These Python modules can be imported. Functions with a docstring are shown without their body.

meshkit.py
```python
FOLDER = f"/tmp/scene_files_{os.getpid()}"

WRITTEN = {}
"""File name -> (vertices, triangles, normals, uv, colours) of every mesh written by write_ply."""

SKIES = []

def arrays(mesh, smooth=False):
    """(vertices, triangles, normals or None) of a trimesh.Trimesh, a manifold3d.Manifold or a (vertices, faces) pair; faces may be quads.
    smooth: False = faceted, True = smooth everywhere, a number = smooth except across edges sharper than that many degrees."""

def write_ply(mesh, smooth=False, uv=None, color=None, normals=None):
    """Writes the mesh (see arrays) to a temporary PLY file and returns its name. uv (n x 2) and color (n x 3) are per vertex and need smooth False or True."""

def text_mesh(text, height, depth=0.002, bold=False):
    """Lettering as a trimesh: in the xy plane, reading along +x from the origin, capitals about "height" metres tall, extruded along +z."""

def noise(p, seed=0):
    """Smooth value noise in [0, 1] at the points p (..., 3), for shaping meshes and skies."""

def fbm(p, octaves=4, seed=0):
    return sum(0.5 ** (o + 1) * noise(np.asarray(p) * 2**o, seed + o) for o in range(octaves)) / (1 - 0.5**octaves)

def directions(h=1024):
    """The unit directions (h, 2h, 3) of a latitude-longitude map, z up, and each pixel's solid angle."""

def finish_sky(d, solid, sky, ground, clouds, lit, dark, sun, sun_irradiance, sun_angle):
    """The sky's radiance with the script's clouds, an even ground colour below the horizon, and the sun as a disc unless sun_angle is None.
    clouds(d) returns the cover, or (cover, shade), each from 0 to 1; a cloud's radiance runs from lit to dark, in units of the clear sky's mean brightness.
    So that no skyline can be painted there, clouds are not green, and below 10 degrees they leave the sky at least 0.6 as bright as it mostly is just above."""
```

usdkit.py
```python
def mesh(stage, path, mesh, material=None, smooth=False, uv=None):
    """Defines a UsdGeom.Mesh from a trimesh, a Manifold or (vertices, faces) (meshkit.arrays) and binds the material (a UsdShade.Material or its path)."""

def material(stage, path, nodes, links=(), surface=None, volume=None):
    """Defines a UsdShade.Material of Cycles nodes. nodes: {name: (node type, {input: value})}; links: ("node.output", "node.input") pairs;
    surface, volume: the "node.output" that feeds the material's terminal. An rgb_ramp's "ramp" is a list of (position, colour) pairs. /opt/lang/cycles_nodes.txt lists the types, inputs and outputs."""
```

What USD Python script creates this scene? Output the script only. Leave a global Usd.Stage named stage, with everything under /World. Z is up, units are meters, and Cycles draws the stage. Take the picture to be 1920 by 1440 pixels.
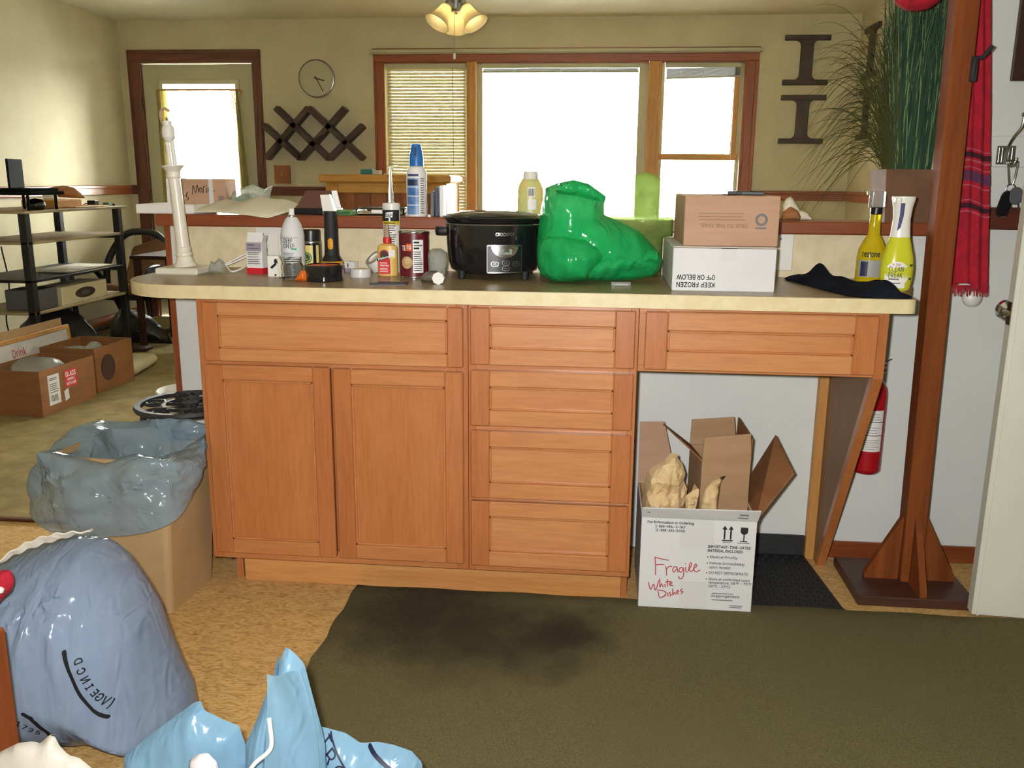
import math, random
import numpy as np, trimesh, manifold3d as m3, usdkit, meshkit
from shapely.geometry import Polygon, LineString, Point, box as sbox
from shapely.ops import unary_union
from shapely import affinity, contains_xy
from scipy.spatial import Delaunay, cKDTree
from scipy.interpolate import LinearNDInterpolator, CubicSpline
from pxr import Usd, UsdGeom, UsdLux, Gf, Sdf, Vt, UsdShade
random.seed(7); RNG = np.random.default_rng(7)
stage = Usd.Stage.CreateInMemory()
UsdGeom.SetStageUpAxis(stage, UsdGeom.Tokens.z); UsdGeom.SetStageMetersPerUnit(stage, 1)
UsdGeom.Xform.Define(stage, '/World'); UsdGeom.Scope.Define(stage, '/World/Looks')

# ------------------------------------------------------------------ camera, sky, flash, exposure
F_PX, PITCH, YAW, ROLL, CAM_Z = 1670.67, .2262, .0969, .0080, 1.2012
EXPOSURE = 0.0
SKY = 16.0            # overcast daylight
FLASH = 11.5         # the camera's own flash, just left of and above the lens
LAMP = 14.0           # bulbs of the dining room's ceiling light
cy, sy = math.cos(YAW), math.sin(YAW)
f0, r0, u0 = np.array([-sy, cy, 0]), np.array([cy, sy, 0]), np.array([0, 0, 1.])
fw = f0 * math.cos(PITCH) - u0 * math.sin(PITCH); up = u0 * math.cos(PITCH) + f0 * math.sin(PITCH)
rt = r0 * math.cos(ROLL) + up * math.sin(ROLL); up = -r0 * math.sin(ROLL) + up * math.cos(ROLL)
cam = UsdGeom.Camera.Define(stage, '/World/camera')
cam.CreateHorizontalApertureAttr(36.0); cam.CreateVerticalApertureAttr(27.0); cam.CreateFocalLengthAttr(36.0 * F_PX / 1920)
cam.CreateClippingRangeAttr(Gf.Vec2f(.05, 200)); cam.CreateExposureAttr(EXPOSURE)
cam.AddTransformOp().Set(Gf.Matrix4d(*rt, 0, *up, 0, *(-fw), 0, 0, 0, CAM_Z, 1))
dome = UsdLux.DomeLight.Define(stage, '/World/sky_light'); dome.CreateIntensityAttr(SKY); dome.CreateColorAttr(Gf.Vec3f(1, .98, .94))
fl = UsdLux.DiskLight.Define(stage, '/World/flash_light'); fl.CreateRadiusAttr(.022); fl.CreateIntensityAttr(FLASH * 1000); fl.CreateColorAttr(Gf.Vec3f(1, .985, .97))
p = np.array([0, 0, CAM_Z]) - rt * .05 + up * .035 + fw * .03
fl.AddTransformOp().Set(Gf.Matrix4d(*rt, 0, *up, 0, *(-fw), 0, *p, 1))

# ------------------------------------------------------------------ helpers: prims
TAKEN = set()
def numbered(parent, name):
    k, n = f'{parent}/{name}', 0
    while k in TAKEN:
        n += 1; k = f'{parent}/{name}_{n:03d}'
    TAKEN.add(k); return k
def tag(prim, label=None, cat=None, group=None, kind=None):
    for k, v in (('label', label), ('category', cat), ('group', group), ('kind', kind)):
        if v: prim.SetCustomDataByKey(k, v)
def thing(name, label, cat, loc=(0, 0, 0), rz=0, group=None, kind=None, rx=0, ry=0):
    pth = numbered('/World', name); x = UsdGeom.Xform.Define(stage, pth); x.AddTranslateOp().Set(Gf.Vec3d(*map(float, loc)))
    if rz or rx or ry: x.AddRotateXYZOp().Set(Gf.Vec3f(rx, ry, rz))
    tag(x.GetPrim(), label, cat, group, kind); return pth
def part(parent, name, mesh, mat, smooth=30, label=None, kind=None):
    pth = numbered(parent, name); pr = usdkit.mesh(stage, pth, mesh, M[mat], smooth=smooth); tag(pr.GetPrim(), label, kind=kind); return pth
def sub(parent, name, label=None):
    pth = numbered(parent, name); x = UsdGeom.Xform.Define(stage, pth); tag(x.GetPrim(), label); return pth
def solo(name, mesh, mat, label, cat, smooth=30, group=None, kind=None):
    pth = numbered('/World', name); pr = usdkit.mesh(stage, pth, mesh, M[mat], smooth=smooth); tag(pr.GetPrim(), label, cat, group, kind); return pth
def struct(name, mesh, mat, label=None, smooth=30):
    pth = numbered('/World', name); pr = usdkit.mesh(stage, pth, mesh, M[mat], smooth=smooth); tag(pr.GetPrim(), label, None, None, 'structure'); return pth

# ------------------------------------------------------------------ helpers: shapes
def cat(*ms):
    ms = [trimesh.Trimesh(*meshkit.arrays(m)[:2], process=False) for m in ms if m is not None]
    return trimesh.util.concatenate(ms)
def mv(m, x=0, y=0, z=0): m = m.copy(); m.apply_translation((x, y, z)); return m
def rot(m, deg, axis, pt=(0, 0, 0)):
    m = m.copy(); m.apply_transform(trimesh.transformations.rotation_matrix(math.radians(deg), {'x': (1, 0, 0), 'y': (0, 1, 0), 'z': (0, 0, 1)}.get(axis, axis), pt)); return m
def bx(x0, x1, y0, y1, z0, z1, b=0):
    if x1 < x0: x0, x1 = x1, x0
    if y1 < y0: y0, y1 = y1, y0
    b = min(b, (x1 - x0) / 2.1, (y1 - y0) / 2.1, (z1 - z0) / 2.1)
    if b <= 0: return trimesh.creation.box(bounds=((x0, y0, z0), (x1, y1, z1)))
    P = []
    for sx in (0, 1):
        for sy_ in (0, 1):
            for sz in (0, 1):
                c = ((x0, x1)[sx], (y0, y1)[sy_], (z0, z1)[sz]); d = (b * (1 - 2 * sx), b * (1 - 2 * sy_), b * (1 - 2 * sz))
                for k in range(3): P.append([c[i] + (0 if i == k else d[i]) for i in range(3)])
    return trimesh.convex.convex_hull(np.array(P))
def hull(P): return trimesh.convex.convex_hull(np.array(P, float))
def lathe(prof, n=40, sx=1, sy=1):
    """prof: (radius, z) pairs from bottom to top."""
    a = np.linspace(0, 2 * np.pi, n, endpoint=False); V, Fc = [], []
    for r, z in prof: V += [(max(r, 1e-5) * math.cos(t) * sx, max(r, 1e-5) * math.sin(t) * sy, z) for t in a]
    for i in range(len(prof) - 1):
        for j in range(n):
            k = (j + 1) % n; Fc += [(i * n + j, i * n + k, (i + 1) * n + k), (i * n + j, (i + 1) * n + k, (i + 1) * n + j)]
    return trimesh.Trimesh(V, Fc, process=False)
def cyl(r, z0, z1, n=32, b=.002): b = min(b, r * .4, (z1 - z0) * .4); return lathe([(0, z0), (r - b, z0), (r, z0 + b), (r, z1 - b), (r - b, z1), (0, z1)], n)
def smooth_path(P, n=8):
    P = np.array(P, float); out = []
    Q = np.vstack([2 * P[0] - P[1], P, 2 * P[-1] - P[-2]])
    for i in range(1, len(Q) - 2):
        for t in np.linspace(0, 1, n, endpoint=False):
            a, b, c, d = Q[i - 1:i + 3]
            out.append(.5 * (2 * b + (c - a) * t + (2 * a - 5 * b + 4 * c - d) * t * t + (3 * b - a - 3 * c + d) * t ** 3))
    out.append(P[-1]); return np.array(out)
def tube(P, r, n=8, sm=0, closed=False):
    P = smooth_path(P, sm) if sm else np.array(P, float); R = np.broadcast_to(r, len(P)).astype(float); V, Fc = [], []
    nrm = np.array([.123, .456, .88])
    for i, q in enumerate(P):
        t = P[min(i + 1, len(P) - 1)] - P[max(i - 1, 0)]
        if closed and i in (0, len(P) - 1): t = P[1] - P[-2]
        t = t / (np.linalg.norm(t) + 1e-12); nrm = nrm - t * (nrm @ t); nrm /= np.linalg.norm(nrm) + 1e-12; bb = np.cross(t, nrm)
        for a in np.linspace(0, 2 * np.pi, n, endpoint=False): V.append(q + R[i] * (math.cos(a) * nrm + math.sin(a) * bb))
    for i in range(len(P) - 1):
        for j in range(n):
            k = (j + 1) % n; Fc += [(i * n + j, i * n + k, (i + 1) * n + k), (i * n + j, (i + 1) * n + k, (i + 1) * n + j)]
    if not closed:
        V += [P[0], P[-1]]; a, b = len(V) - 2, len(V) - 1; o = (len(P) - 1) * n
        for j in range(n): k = (j + 1) % n; Fc += [(a, k, j), (b, o + j, o + k)]
    return trimesh.Trimesh(V, Fc, process=False)
def ext(poly, h):
    return cat(*[trimesh.creation.extrude_polygon(g, h, engine='earcut') for g in getattr(poly, 'geoms', [poly]) if g.area > 1e-9])
def xz(m, y=0):
    """lays a mesh of the xy plane upright: x stays, y becomes z, its thickness points to -y."""
    v = np.array(m.vertices); return trimesh.Trimesh(np.c_[v[:, 0], y - v[:, 2], v[:, 1]], m.faces, process=False)
def yz(m, x=0):
    v = np.array(m.vertices); return trimesh.Trimesh(np.c_[x + v[:, 2], v[:, 0], v[:, 1]], m.faces, process=False)
def txt(s, h, w=None, bold=False, d=.0006, c=True):
    m = meshkit.text_mesh(s, h, d, bold); b = m.bounds; m.apply_translation((-(b[0][0] + b[1][0]) / 2 if c else -b[0][0], 0, 0))
    if w: m.apply_scale((w / (b[1][0] - b[0][0]), 1, 1))
    return m
def bars(x0, x1, ys, h, seed=1, d=.0005, ragged=.25):
    g = random.Random(seed); return cat(*[bx(x0, x1 - g.random() * ragged * (x1 - x0), y, y + h, 0, d) for y in ys])
def strokes(lines, w, d=.0005): return ext(unary_union([LineString(smooth_path(l, 6)).buffer(w / 2, 4) for l in lines]), d)
def wrap(m, R, sx=1., sy=1., off=0):
    """bends a flat mesh (xy plane, +z out) round a vertical axis; x = 0 faces -y."""
    m = m.copy(); m = trimesh.Trimesh(*trimesh.remesh.subdivide_to_size(m.vertices, m.faces, R * .25)[:2], process=False) if np.ptp(m.vertices[:, 0]) > R * .3 else m
    v = np.array(m.vertices); a = v[:, 0] / R + off; rr = R + v[:, 2]; return trimesh.Trimesh(np.c_[rr * np.sin(a) * sx, -rr * np.cos(a) * sy, v[:, 1]], m.faces, process=False)
def patch(R, x0, x1, z0, z1, sx=1., sy=1., d=.0006): return wrap(ext(sbox(x0, z0, x1, z1), d), R, sx, sy)
def ridge(p, seed=0): return 1 - np.abs(2 * meshkit.noise(p, seed) - 1)
def crumple(v, amp, scale, seed=0):
    """straight-creased relief, like crumpled film or paper: triangle waves in random directions, gently warped."""
    g = np.random.default_rng(seed + 100); q = np.asarray(v) * scale; q = q + .35 * np.stack([meshkit.noise(q * .35 + 9 * i, seed + i) for i in range(3)], -1); out = 0
    for k in range(9):
        d = g.normal(size=3); d /= np.linalg.norm(d); f = .18 * 1.32 ** k; t = (q @ d) * f + g.uniform(0, 1); m = np.clip(1.6 * meshkit.noise(q * f * .8 + 5 * k, seed + 20 + k) - .3, 0, 1)
        out = out + (np.abs(2 * (t - np.floor(t)) - 1) - .5) * m / (.6 + .55 * k)
    return amp * out
def pillow(poly, y0, depth, res=.012, amp=.01, scale=14, seed=1, back=.6, power=.62, reach=None, aniso=(1, 1, 1), extra=None):
    """a soft body with the outline poly (xz plane), puffed out towards -y and, less, towards +y. Returns mesh and a front-surface function."""
    P = Polygon(poly).buffer(0); n = int(P.length / res); edge = np.array([P.exterior.interpolate(i / n, normalized=True).coords[0] for i in range(n)])
    x0, z0, x1, z1 = P.bounds; gx, gz = np.meshgrid(np.arange(x0, x1, res), np.arange(z0, z1, res)); g = np.c_[gx.ravel(), gz.ravel()] + np.random.default_rng(seed).uniform(-.3, .3, (gx.size, 2)) * res
    inner = P.buffer(-res * .55); g = g[contains_xy(inner, g[:, 0], g[:, 1])]; pts = np.vstack([edge, g])
    T = Delaunay(pts).simplices; c = pts[T].mean(1); T = T[contains_xy(P, c[:, 0], c[:, 1])]
    e1, e2 = pts[T[:, 1]] - pts[T[:, 0]], pts[T[:, 2]] - pts[T[:, 0]]; T[(e1[:, 0] * e2[:, 1] - e1[:, 1] * e2[:, 0]) < 0] = T[(e1[:, 0] * e2[:, 1] - e1[:, 1] * e2[:, 0]) < 0][:, ::-1]
    dist = cKDTree(np.array([P.exterior.interpolate(i / 1500, normalized=True).coords[0] for i in range(1500)])).query(pts)[0]; dist[:n] = 0
    R = reach or dist.max(); t = np.clip(dist / R, 0, 1); prof = (1 - (1 - t) ** 2) ** power
    v3 = np.c_[pts[:, 0], np.full(len(pts), y0), pts[:, 1]]; cr = crumple(v3 * aniso, amp, scale, seed) * np.clip(t * 4, .15, 1)
    fy = y0 - depth * prof - cr - (extra(pts[:, 0], pts[:, 1]) * np.clip(t * 4, 0, 1) if extra else 0); by = y0 + depth * back * prof + cr[::1] * .6; by[:n] = fy[:n]
    V = np.vstack([np.c_[pts[:, 0], fy, pts[:, 1]], np.c_[pts[:, 0], np.maximum(by, fy), pts[:, 1]][n:]])
    bi = np.r_[np.arange(n), np.arange(len(pts), len(pts) + len(pts) - n)]; m = trimesh.Trimesh(V, np.vstack([T, bi[T][:, ::-1]]), process=False)
    return m, LinearNDInterpolator(pts, fy)
def drape(m, f, lift=.003):
    """lays a flat mesh (xz plane) on a front surface y = f(x, z)."""
    v, fc = trimesh.remesh.subdivide_to_size(m.vertices, m.faces, .012)[:2]; y = f(v[:, 0], v[:, 2]); ok = ~np.isnan(y)
    return trimesh.Trimesh(np.c_[v[:, 0], np.where(ok, y, 0) - lift, v[:, 2]], fc[ok[fc].all(1)], process=False)
def flip(m): return trimesh.Trimesh(m.vertices, np.asarray(m.faces)[:, ::-1], process=False)
def mirror_x(m): v = np.array(m.vertices); v[:, 0] *= -1; return trimesh.Trimesh(v, np.asarray(m.faces)[:, ::-1], process=False)
def man(m): v, f, _ = meshkit.arrays(m); return m3.Manifold(m3.Mesh(np.asarray(v, np.float32), np.asarray(f, np.uint32)))
def minus(a, *bs):
    r = man(a)
    for b in bs: r = r - man(b)
    return r
def sheet_grid(fn, nu, nv):
    """an open sheet: fn(u, v) -> points for u, v in [0, 1] arrays."""
    u, v = np.meshgrid(np.linspace(0, 1, nu), np.linspace(0, 1, nv), indexing='ij'); P = fn(u, v).reshape(-1, 3); i = np.arange(nu * nv).reshape(nu, nv)
    q = np.stack([i[:-1, :-1], i[1:, :-1], i[1:, 1:], i[:-1, 1:]], -1).reshape(-1, 4); return trimesh.Trimesh(P, np.vstack([q[:, [0, 1, 2]], q[:, [0, 2, 3]]]), process=False)
def thick(m, t):
    """gives an open sheet a thickness t along its normals."""
    nr = np.array(m.vertex_normals); v = np.array(m.vertices); n = len(v); f = np.array(m.faces)
    e = np.sort(m.edges, 1); _, inv, cnt = np.unique(e, axis=0, return_inverse=True, return_counts=True); b = np.asarray(m.edges)[cnt[inv.ravel()] == 1]
    side = np.vstack([np.c_[b[:, 0], b[:, 0] + n, b[:, 1] + n], np.c_[b[:, 0], b[:, 1] + n, b[:, 1]]])
    return trimesh.Trimesh(np.vstack([v + nr * t / 2, v - nr * t / 2]), np.vstack([f, f[:, ::-1] + n, side]), process=False)

# ------------------------------------------------------------------ materials
M = {}
def lin(c):
    if isinstance(c, str): c = [int(c[i:i + 2], 16) / 255 for i in (0, 2, 4)]
    return tuple(x / 12.92 if x <= .04045 else ((x + .055) / 1.055) ** 2.4 for x in c)
def mix3(a, b, t): return tuple(x + (y - x) * t for x, y in zip(a, b))
def mat(name, col, rough=.5, col2=None, ns=(8, 8, 8), detail=4, lo=.35, hi=.65, bump=0, bs=None, bdist=.004, spec=.5, metal=0, coat=0, trans=0, ior=1.5, dist=0, **kw):
    """principled; colour runs from col to col2 along a noise of scale ns, fine relief from a noise of scale bs."""
    col = lin(col); n = {'p': ('principled_bsdf', dict(base_color=col, roughness=rough, specular_ior_level=spec, metallic=metal, coat_weight=coat, transmission_weight=trans, ior=ior, **kw))}; l = []
    if col2 or bump: n['tc'] = ('texture_coordinate', {})
    if col2:
        n['mp'] = ('mapping', {'scale': ns}); n['nz'] = ('noise_texture', {'scale': 1., 'detail': float(detail), 'roughness': .55, 'distortion': float(dist)}); n['rp'] = ('rgb_ramp', {'ramp': [(lo, col), (hi, lin(col2))]})
        l += [('tc.object', 'mp.vector'), ('mp.vector', 'nz.vector'), ('nz.fac', 'rp.fac'), ('rp.color', 'p.base_color')]
    if bump:
        n['bm'] = ('mapping', {'scale': bs or ns}); n['bn'] = ('noise_texture', {'scale': 1., 'detail': 3., 'roughness': .5}); n['bp'] = ('bump', {'strength': float(bump), 'distance': bdist})
        l += [('tc.object', 'bm.vector'), ('bm.vector', 'bn.vector'), ('bn.fac', 'bp.height'), ('bp.normal', 'p.normal')]
    M[name] = usdkit.material(stage, '/World/Looks/' + name, n, l, surface='p.BSDF')
def wood(name, a, b, grain='z', rough=.38, coat=.25, s=1., spec=.5):
    """long grain along one axis, broad figure and fine pores."""
    k = {'x': (1.2, 14, 14), 'y': (14, 1.2, 14), 'z': (14, 14, 1.2)}[grain]; k = tuple(q * s for q in k); fine = tuple(q * 9 for q in k)
    n = {'tc': ('texture_coordinate', {}), 'mp': ('mapping', {'scale': k}), 'mf': ('mapping', {'scale': fine}), 'oi': ('object_info', {}), 'ad': ('vector_math', {'math_type': 'multiply_add', 'vector2': (1, 1, 1)}),
         'n1': ('noise_texture', {'scale': 1., 'detail': 5., 'roughness': .6, 'distortion': .6}), 'n2': ('noise_texture', {'scale': 1., 'detail': 2., 'roughness': .5}),
         'r1': ('rgb_ramp', {'ramp': [(.3, lin(a)), (.7, lin(b))]}), 'r2': ('rgb_ramp', {'ramp': [(.35, (.86, .84, .82)), (.6, (1, 1, 1))]}), 'mx': ('mix', {'mix_type': 'multiply', 'fac': .8}),
         'p': ('principled_bsdf', {'roughness': rough, 'coat_weight': coat, 'coat_roughness': .22, 'specular_ior_level': spec}), 'bp': ('bump', {'strength': .08, 'distance': .002})}
    l = [('tc.object', 'ad.vector1'), ('oi.random', 'ad.vector3'), ('ad.vector', 'mp.vector'), ('ad.vector', 'mf.vector'), ('mp.vector', 'n1.vector'), ('mf.vector', 'n2.vector'), ('n1.fac', 'r1.fac'), ('n2.fac', 'r2.fac'),
         ('r1.color', 'mx.color1'), ('r2.color', 'mx.color2'), ('mx.color', 'p.base_color'), ('n2.fac', 'bp.height'), ('bp.normal', 'p.normal')]
    M[name] = usdkit.material(stage, '/World/Looks/' + name, n, l, surface='p.BSDF')
def film(name, col, clear=.3, glow=.3, rough=.18, tint=None, bump=.5, bs=22, spec=.5, st=(1, 1, 1)):
    """thin plastic film: part see-through, part translucent, with creased gloss."""
    c = lin(col); tint = tint or mix3((1, 1, 1), c, .6)
    n = {'tc': ('texture_coordinate', {}), 'mp': ('mapping', {'scale': tuple(bs * q for q in st)}), 'nz': ('noise_texture', {'type': 'ridged_multifractal', 'scale': 1., 'detail': 5., 'roughness': .55, 'distortion': 1.5}), 'bp': ('bump', {'strength': float(bump), 'distance': .008}), 'rp': ('rgb_ramp', {'ramp': [(.25, tuple(q * .82 for q in c)), (.8, tuple(min(1, q * 1.12) for q in c))]}), 'n2': ('noise_texture', {'scale': .45, 'detail': 3., 'roughness': .6, 'distortion': .8}),
         'p': ('principled_bsdf', {'roughness': rough, 'specular_ior_level': spec}), 'tl': ('translucent_bsdf', {'color': c}), 'tr': ('transparent_bsdf', {'color': tint}), 'a': ('mix_closure', {'fac': float(glow)}), 'b': ('mix_closure', {'fac': float(clear)})}
    l = [('tc.object', 'mp.vector'), ('mp.vector', 'nz.vector'), ('mp.vector', 'n2.vector'), ('n2.fac', 'rp.fac'), ('rp.color', 'p.base_color'), ('nz.fac', 'bp.height'), ('bp.normal', 'p.normal'), ('p.BSDF', 'a.closure1'), ('tl.BSDF', 'a.closure2'), ('a.closure', 'b.closure1'), ('tr.BSDF', 'b.closure2')]
    M[name] = usdkit.material(stage, '/World/Looks/' + name, n, l, surface='b.closure')
def glow(name, col, s): M[name] = usdkit.material(stage, '/World/Looks/' + name, {'e': ('emission', {'color': lin(col), 'strength': float(s)})}, surface='e.emission')
def pane(name, tint=(1, 1, 1)):
    M[name] = usdkit.material(stage, '/World/Looks/' + name, {'t': ('transparent_bsdf', {'color': tint}), 'g': ('glossy_bsdf', {'color': (1, 1, 1), 'roughness': .02}), 'f': ('fresnel', {'IOR': 1.45}), 'm': ('mix_closure', {})},
        [('f.fac', 'm.fac'), ('t.BSDF', 'm.closure1'), ('g.BSDF', 'm.closure2')], surface='m.closure')
mat('paint_cream', 'dcd3b0', .7, 'd3c9a5', (3, 3, 3), bump=.25, bs=(160, 160, 160), bdist=.002, spec=.3)
mat('ceiling_paint', 'e3ddbf', .8, bump=.3, bs=(140, 140, 140), bdist=.002, spec=.2)
mat('paint_white', 'dcded9', .55, 'd5d8d3', (3, 3, 3), bump=.12, bs=(160, 160, 160), bdist=.0015, spec=.35)
mat('paint_backsplash', 'e0d3b2', .45, 'd3c49f', (20, 20, 20), spec=.4)
mat('door_white', 'd8d9cc', .45, 'd0d0c2', (4, 4, 2), spec=.4)
mat('door_cream', 'c9c6a4', .5)
mat('osb', 'd0aa6e', .75, '9c7540', (26, 60, 30), detail=5, lo=.42, hi=.72, bump=.3, bs=(60, 120, 60), dist=2.2, spec=.25)
mat('carpet_beige', 'a8976c', .95, '8f8058', (9, 9, 9), bump=.8, bs=(300, 300, 300), bdist=.006, spec=.1)
mat('snow', 'e9ebee', .9)
wood('trim_wood', '7a3a1c', '8f4a24', 'x'); wood('trim_wood_v', '7a3a1c', '8f4a24', 'z'); wood('trim_wood_y', '8a4a1e', 'a35a26', 'y')
wood('dark_trim', '52251a', '63301f', 'x'); wood('dark_trim_v', '52251a', '63301f', 'z')
wood('maple_x', 'b47040', 'c0814e', 'x', .36, .3); wood('maple_z', 'ab6536', 'b87443', 'z', .36, .3); wood('maple_panel_x', 'ba7848', 'c88c5a', 'x', .36, .3); wood('maple_panel_z', 'b06a38', 'bd7945', 'z', .36, .3)
wood('maple_light', 'bf8045', 'cf975a', 'x', .45, .1); wood('cleat_wood', 'b9813f', 'cf9a55', 'z', .5, .1)
wood('panel_inner', '8a6a4c', '9a7858', 'z', .6, 0)
wood('stand_wood', '6a3418', '8a4c22', 'z', .65, 0, spec=.15); wood('stand_dark', '3e2318', '533024', 'x', .5, .1)
wood('oak', 'b8843c', 'c9984c', 'x', .5, .1); wood('oak_v', 'b07c38', 'c28e46', 'z', .5, .1); wood('oak_back', '7e4a26', '96592e', 'z', .55, 0); wood('oak_back2', '6d3f20', '875029', 'z', .55, 0)
wood('espresso', '33221b', '45302a', 'x', .5, .1); wood('post_brown', '75391a', '8c4a22', 'z', .4, .2); wood('shelf_board', '9a8a62', 'ab9a70', 'y', .5, .1)
mat('laminate_top', '9f8b6c', .32, '8f7b5d', (40, 40, 40), spec=.5); mat('laminate_edge', 'dccda4', .4, 'd2c193', (30, 30, 30), spec=.45)
mat('black_metal', '161618', .5, spec=.35); mat('iron', '242326', .5, bump=.2, bs=(90, 90, 90)); mat('chrome', 'c8c8c8', .18, metal=1); mat('brass_dark', '5a4632', .4, metal=1); mat('steel', 'a9a9a6', .3, metal=1)
mat('black_plastic', '151517', .35); mat('black_gloss', '17171a', .1, coat=.5); mat('black_rubber', '1b1c1d', .65, bump=.3, bs=(200, 200, 200)); mat('grey_plastic', '55565a', .5)
mat('white_plastic', 'e6e4dc', .35); mat('white_matte', 'e8e6e0', .6); mat('white_lamp', 'e6e2d4', .35, 'dbd5c2', (5, 5, 5)); mat('cream_plastic', 'd9d0ae', .5)
mat('ink', '1c1c1c', .7); mat('ink_grey', '6c6c70', .7); mat('ink_red', 'b03038', .6); mat('ink_blue', '2b3566', .6); mat('ink_navy', '232a4a', .5); mat('ink_tan', '8d7258', .8); mat('ink_white', 'eeeeea', .6)
mat('card', 'a98868', .8, 'a07f5e', (4, 4, 30), spec=.2); mat('card_pink', 'b8957c', .8, 'b08d72', (4, 4, 30), spec=.2); mat('card_inner', 'a58458', .85, '9a7a4e', (30, 4, 4), spec=.2); mat('card_dark', '8a5f3c', .8, '805634', (4, 4, 30), spec=.2); mat('card_white', 'd6d6d6', .55, 'cfcfd0', (5, 5, 5), spec=.35); mat('bin_tan', 'b89a70', .5, 'ae9066', (6, 6, 6), spec=.4); mat('tape', 'cfcfcd', .3)
mat('kraft', 'dcc193', .75, 'cfb180', (12, 12, 12), bump=.4, bs=(40, 40, 40)); mat('kraft_dark', '99663a', .8); mat('paper', 'e2dcc8', .7, 'd8d1ba', (6, 6, 6)); mat('label_white', 'e6e5e2', .5)
mat('navy_cloth', '12161f', .95, '191f2b', (18, 18, 18), bump=.5, bs=(260, 260, 260), spec=.1)
mat('red_knit', 'b4142c', .9, '9a1226', (30, 30, 30), bump=.7, bs=(180, 180, 180)); mat('brown_cushion', '6a4a30', .9, '5a3d28', (10, 10, 10)); mat('dark_bag', '1f2020', .4, bump=.6, bs=(14, 14, 14), bdist=.02)
mat('frame_dark', '3a241e', .4); mat('picture', '4a4038', .3, '8a7048', (3, 3, 6)); mat('terracotta', '77563c', .8, '6a4a33', (12, 12, 12), bump=.3, bs=(50, 50, 50))
mat('grass', '16301f', .6, '35583a', (70, 70, 4), spec=.12, lo=.35, hi=.75); mat('grass_light', '4f6f3f', .55, '6b7f45', (30, 30, 4), spec=.2); mat('grass_dry', '4a4a22', .65, '34381a', (10, 10, 3), spec=.1); mat('soil', '3a2a1c', .95, bump=.8, bs=(60, 60, 60))
mat('red_paint', 'a80f1e', .3, coat=.3); mat('yellow_plastic', 'd8941c', .4); mat('orange_plastic', 'd2691e', .35); mat('orange_card', 'd4602c', .6); mat('blue_cap', '2a6db5', .35); mat('blue_label', '3a68a8', .4, '86a4cc', (18, 18, 18)); mat('green_label', '3a9a72', .45); mat('yellow_label', 'dccb76', .5); mat('yellow_band', 'd8b822', .5); mat('glue_bottle', 'd9b45e', .4); mat('glue_red', 'c92a26', .4); mat('maroon_label', '5e1620', .35); mat('cream_food', 'cdb07c', .6, 'a98a58', (40, 40, 40)); mat('dark_brown', '3a2018', .5); mat('purple_grey', '9f93a4', .5); mat('red_label', 'c41f2e', .45); mat('green_item', '5d8a48', .5); mat('teal_box', '2f7f80', .5); mat('pale_box', 'd8d2c0', .6); mat('brown_box', '5c3626', .6); mat('tape_grey', '9b9a94', .5); mat('screen', '8d958c', .3); mat('dark_green', '2c5a34', .5)
mat('clear_glass', 'f4f6f4', .04, trans=1., ior=1.45); mat('frost_glass', 'f0e2bc', .4, trans=.35, ior=1.3, subsurface_weight=.3, subsurface_scale=.02); mat('liquid_yellow', 'd8c21c', .12, trans=.35, ior=1.35); mat('liquid_bright', 'dfe03a', .2, trans=.25, ior=1.35); mat('smoke_plastic', '8d867a', .3, trans=.5, ior=1.3); mat('clear_plastic', 'd9d6cf', .15, trans=.75, ior=1.25)
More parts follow.
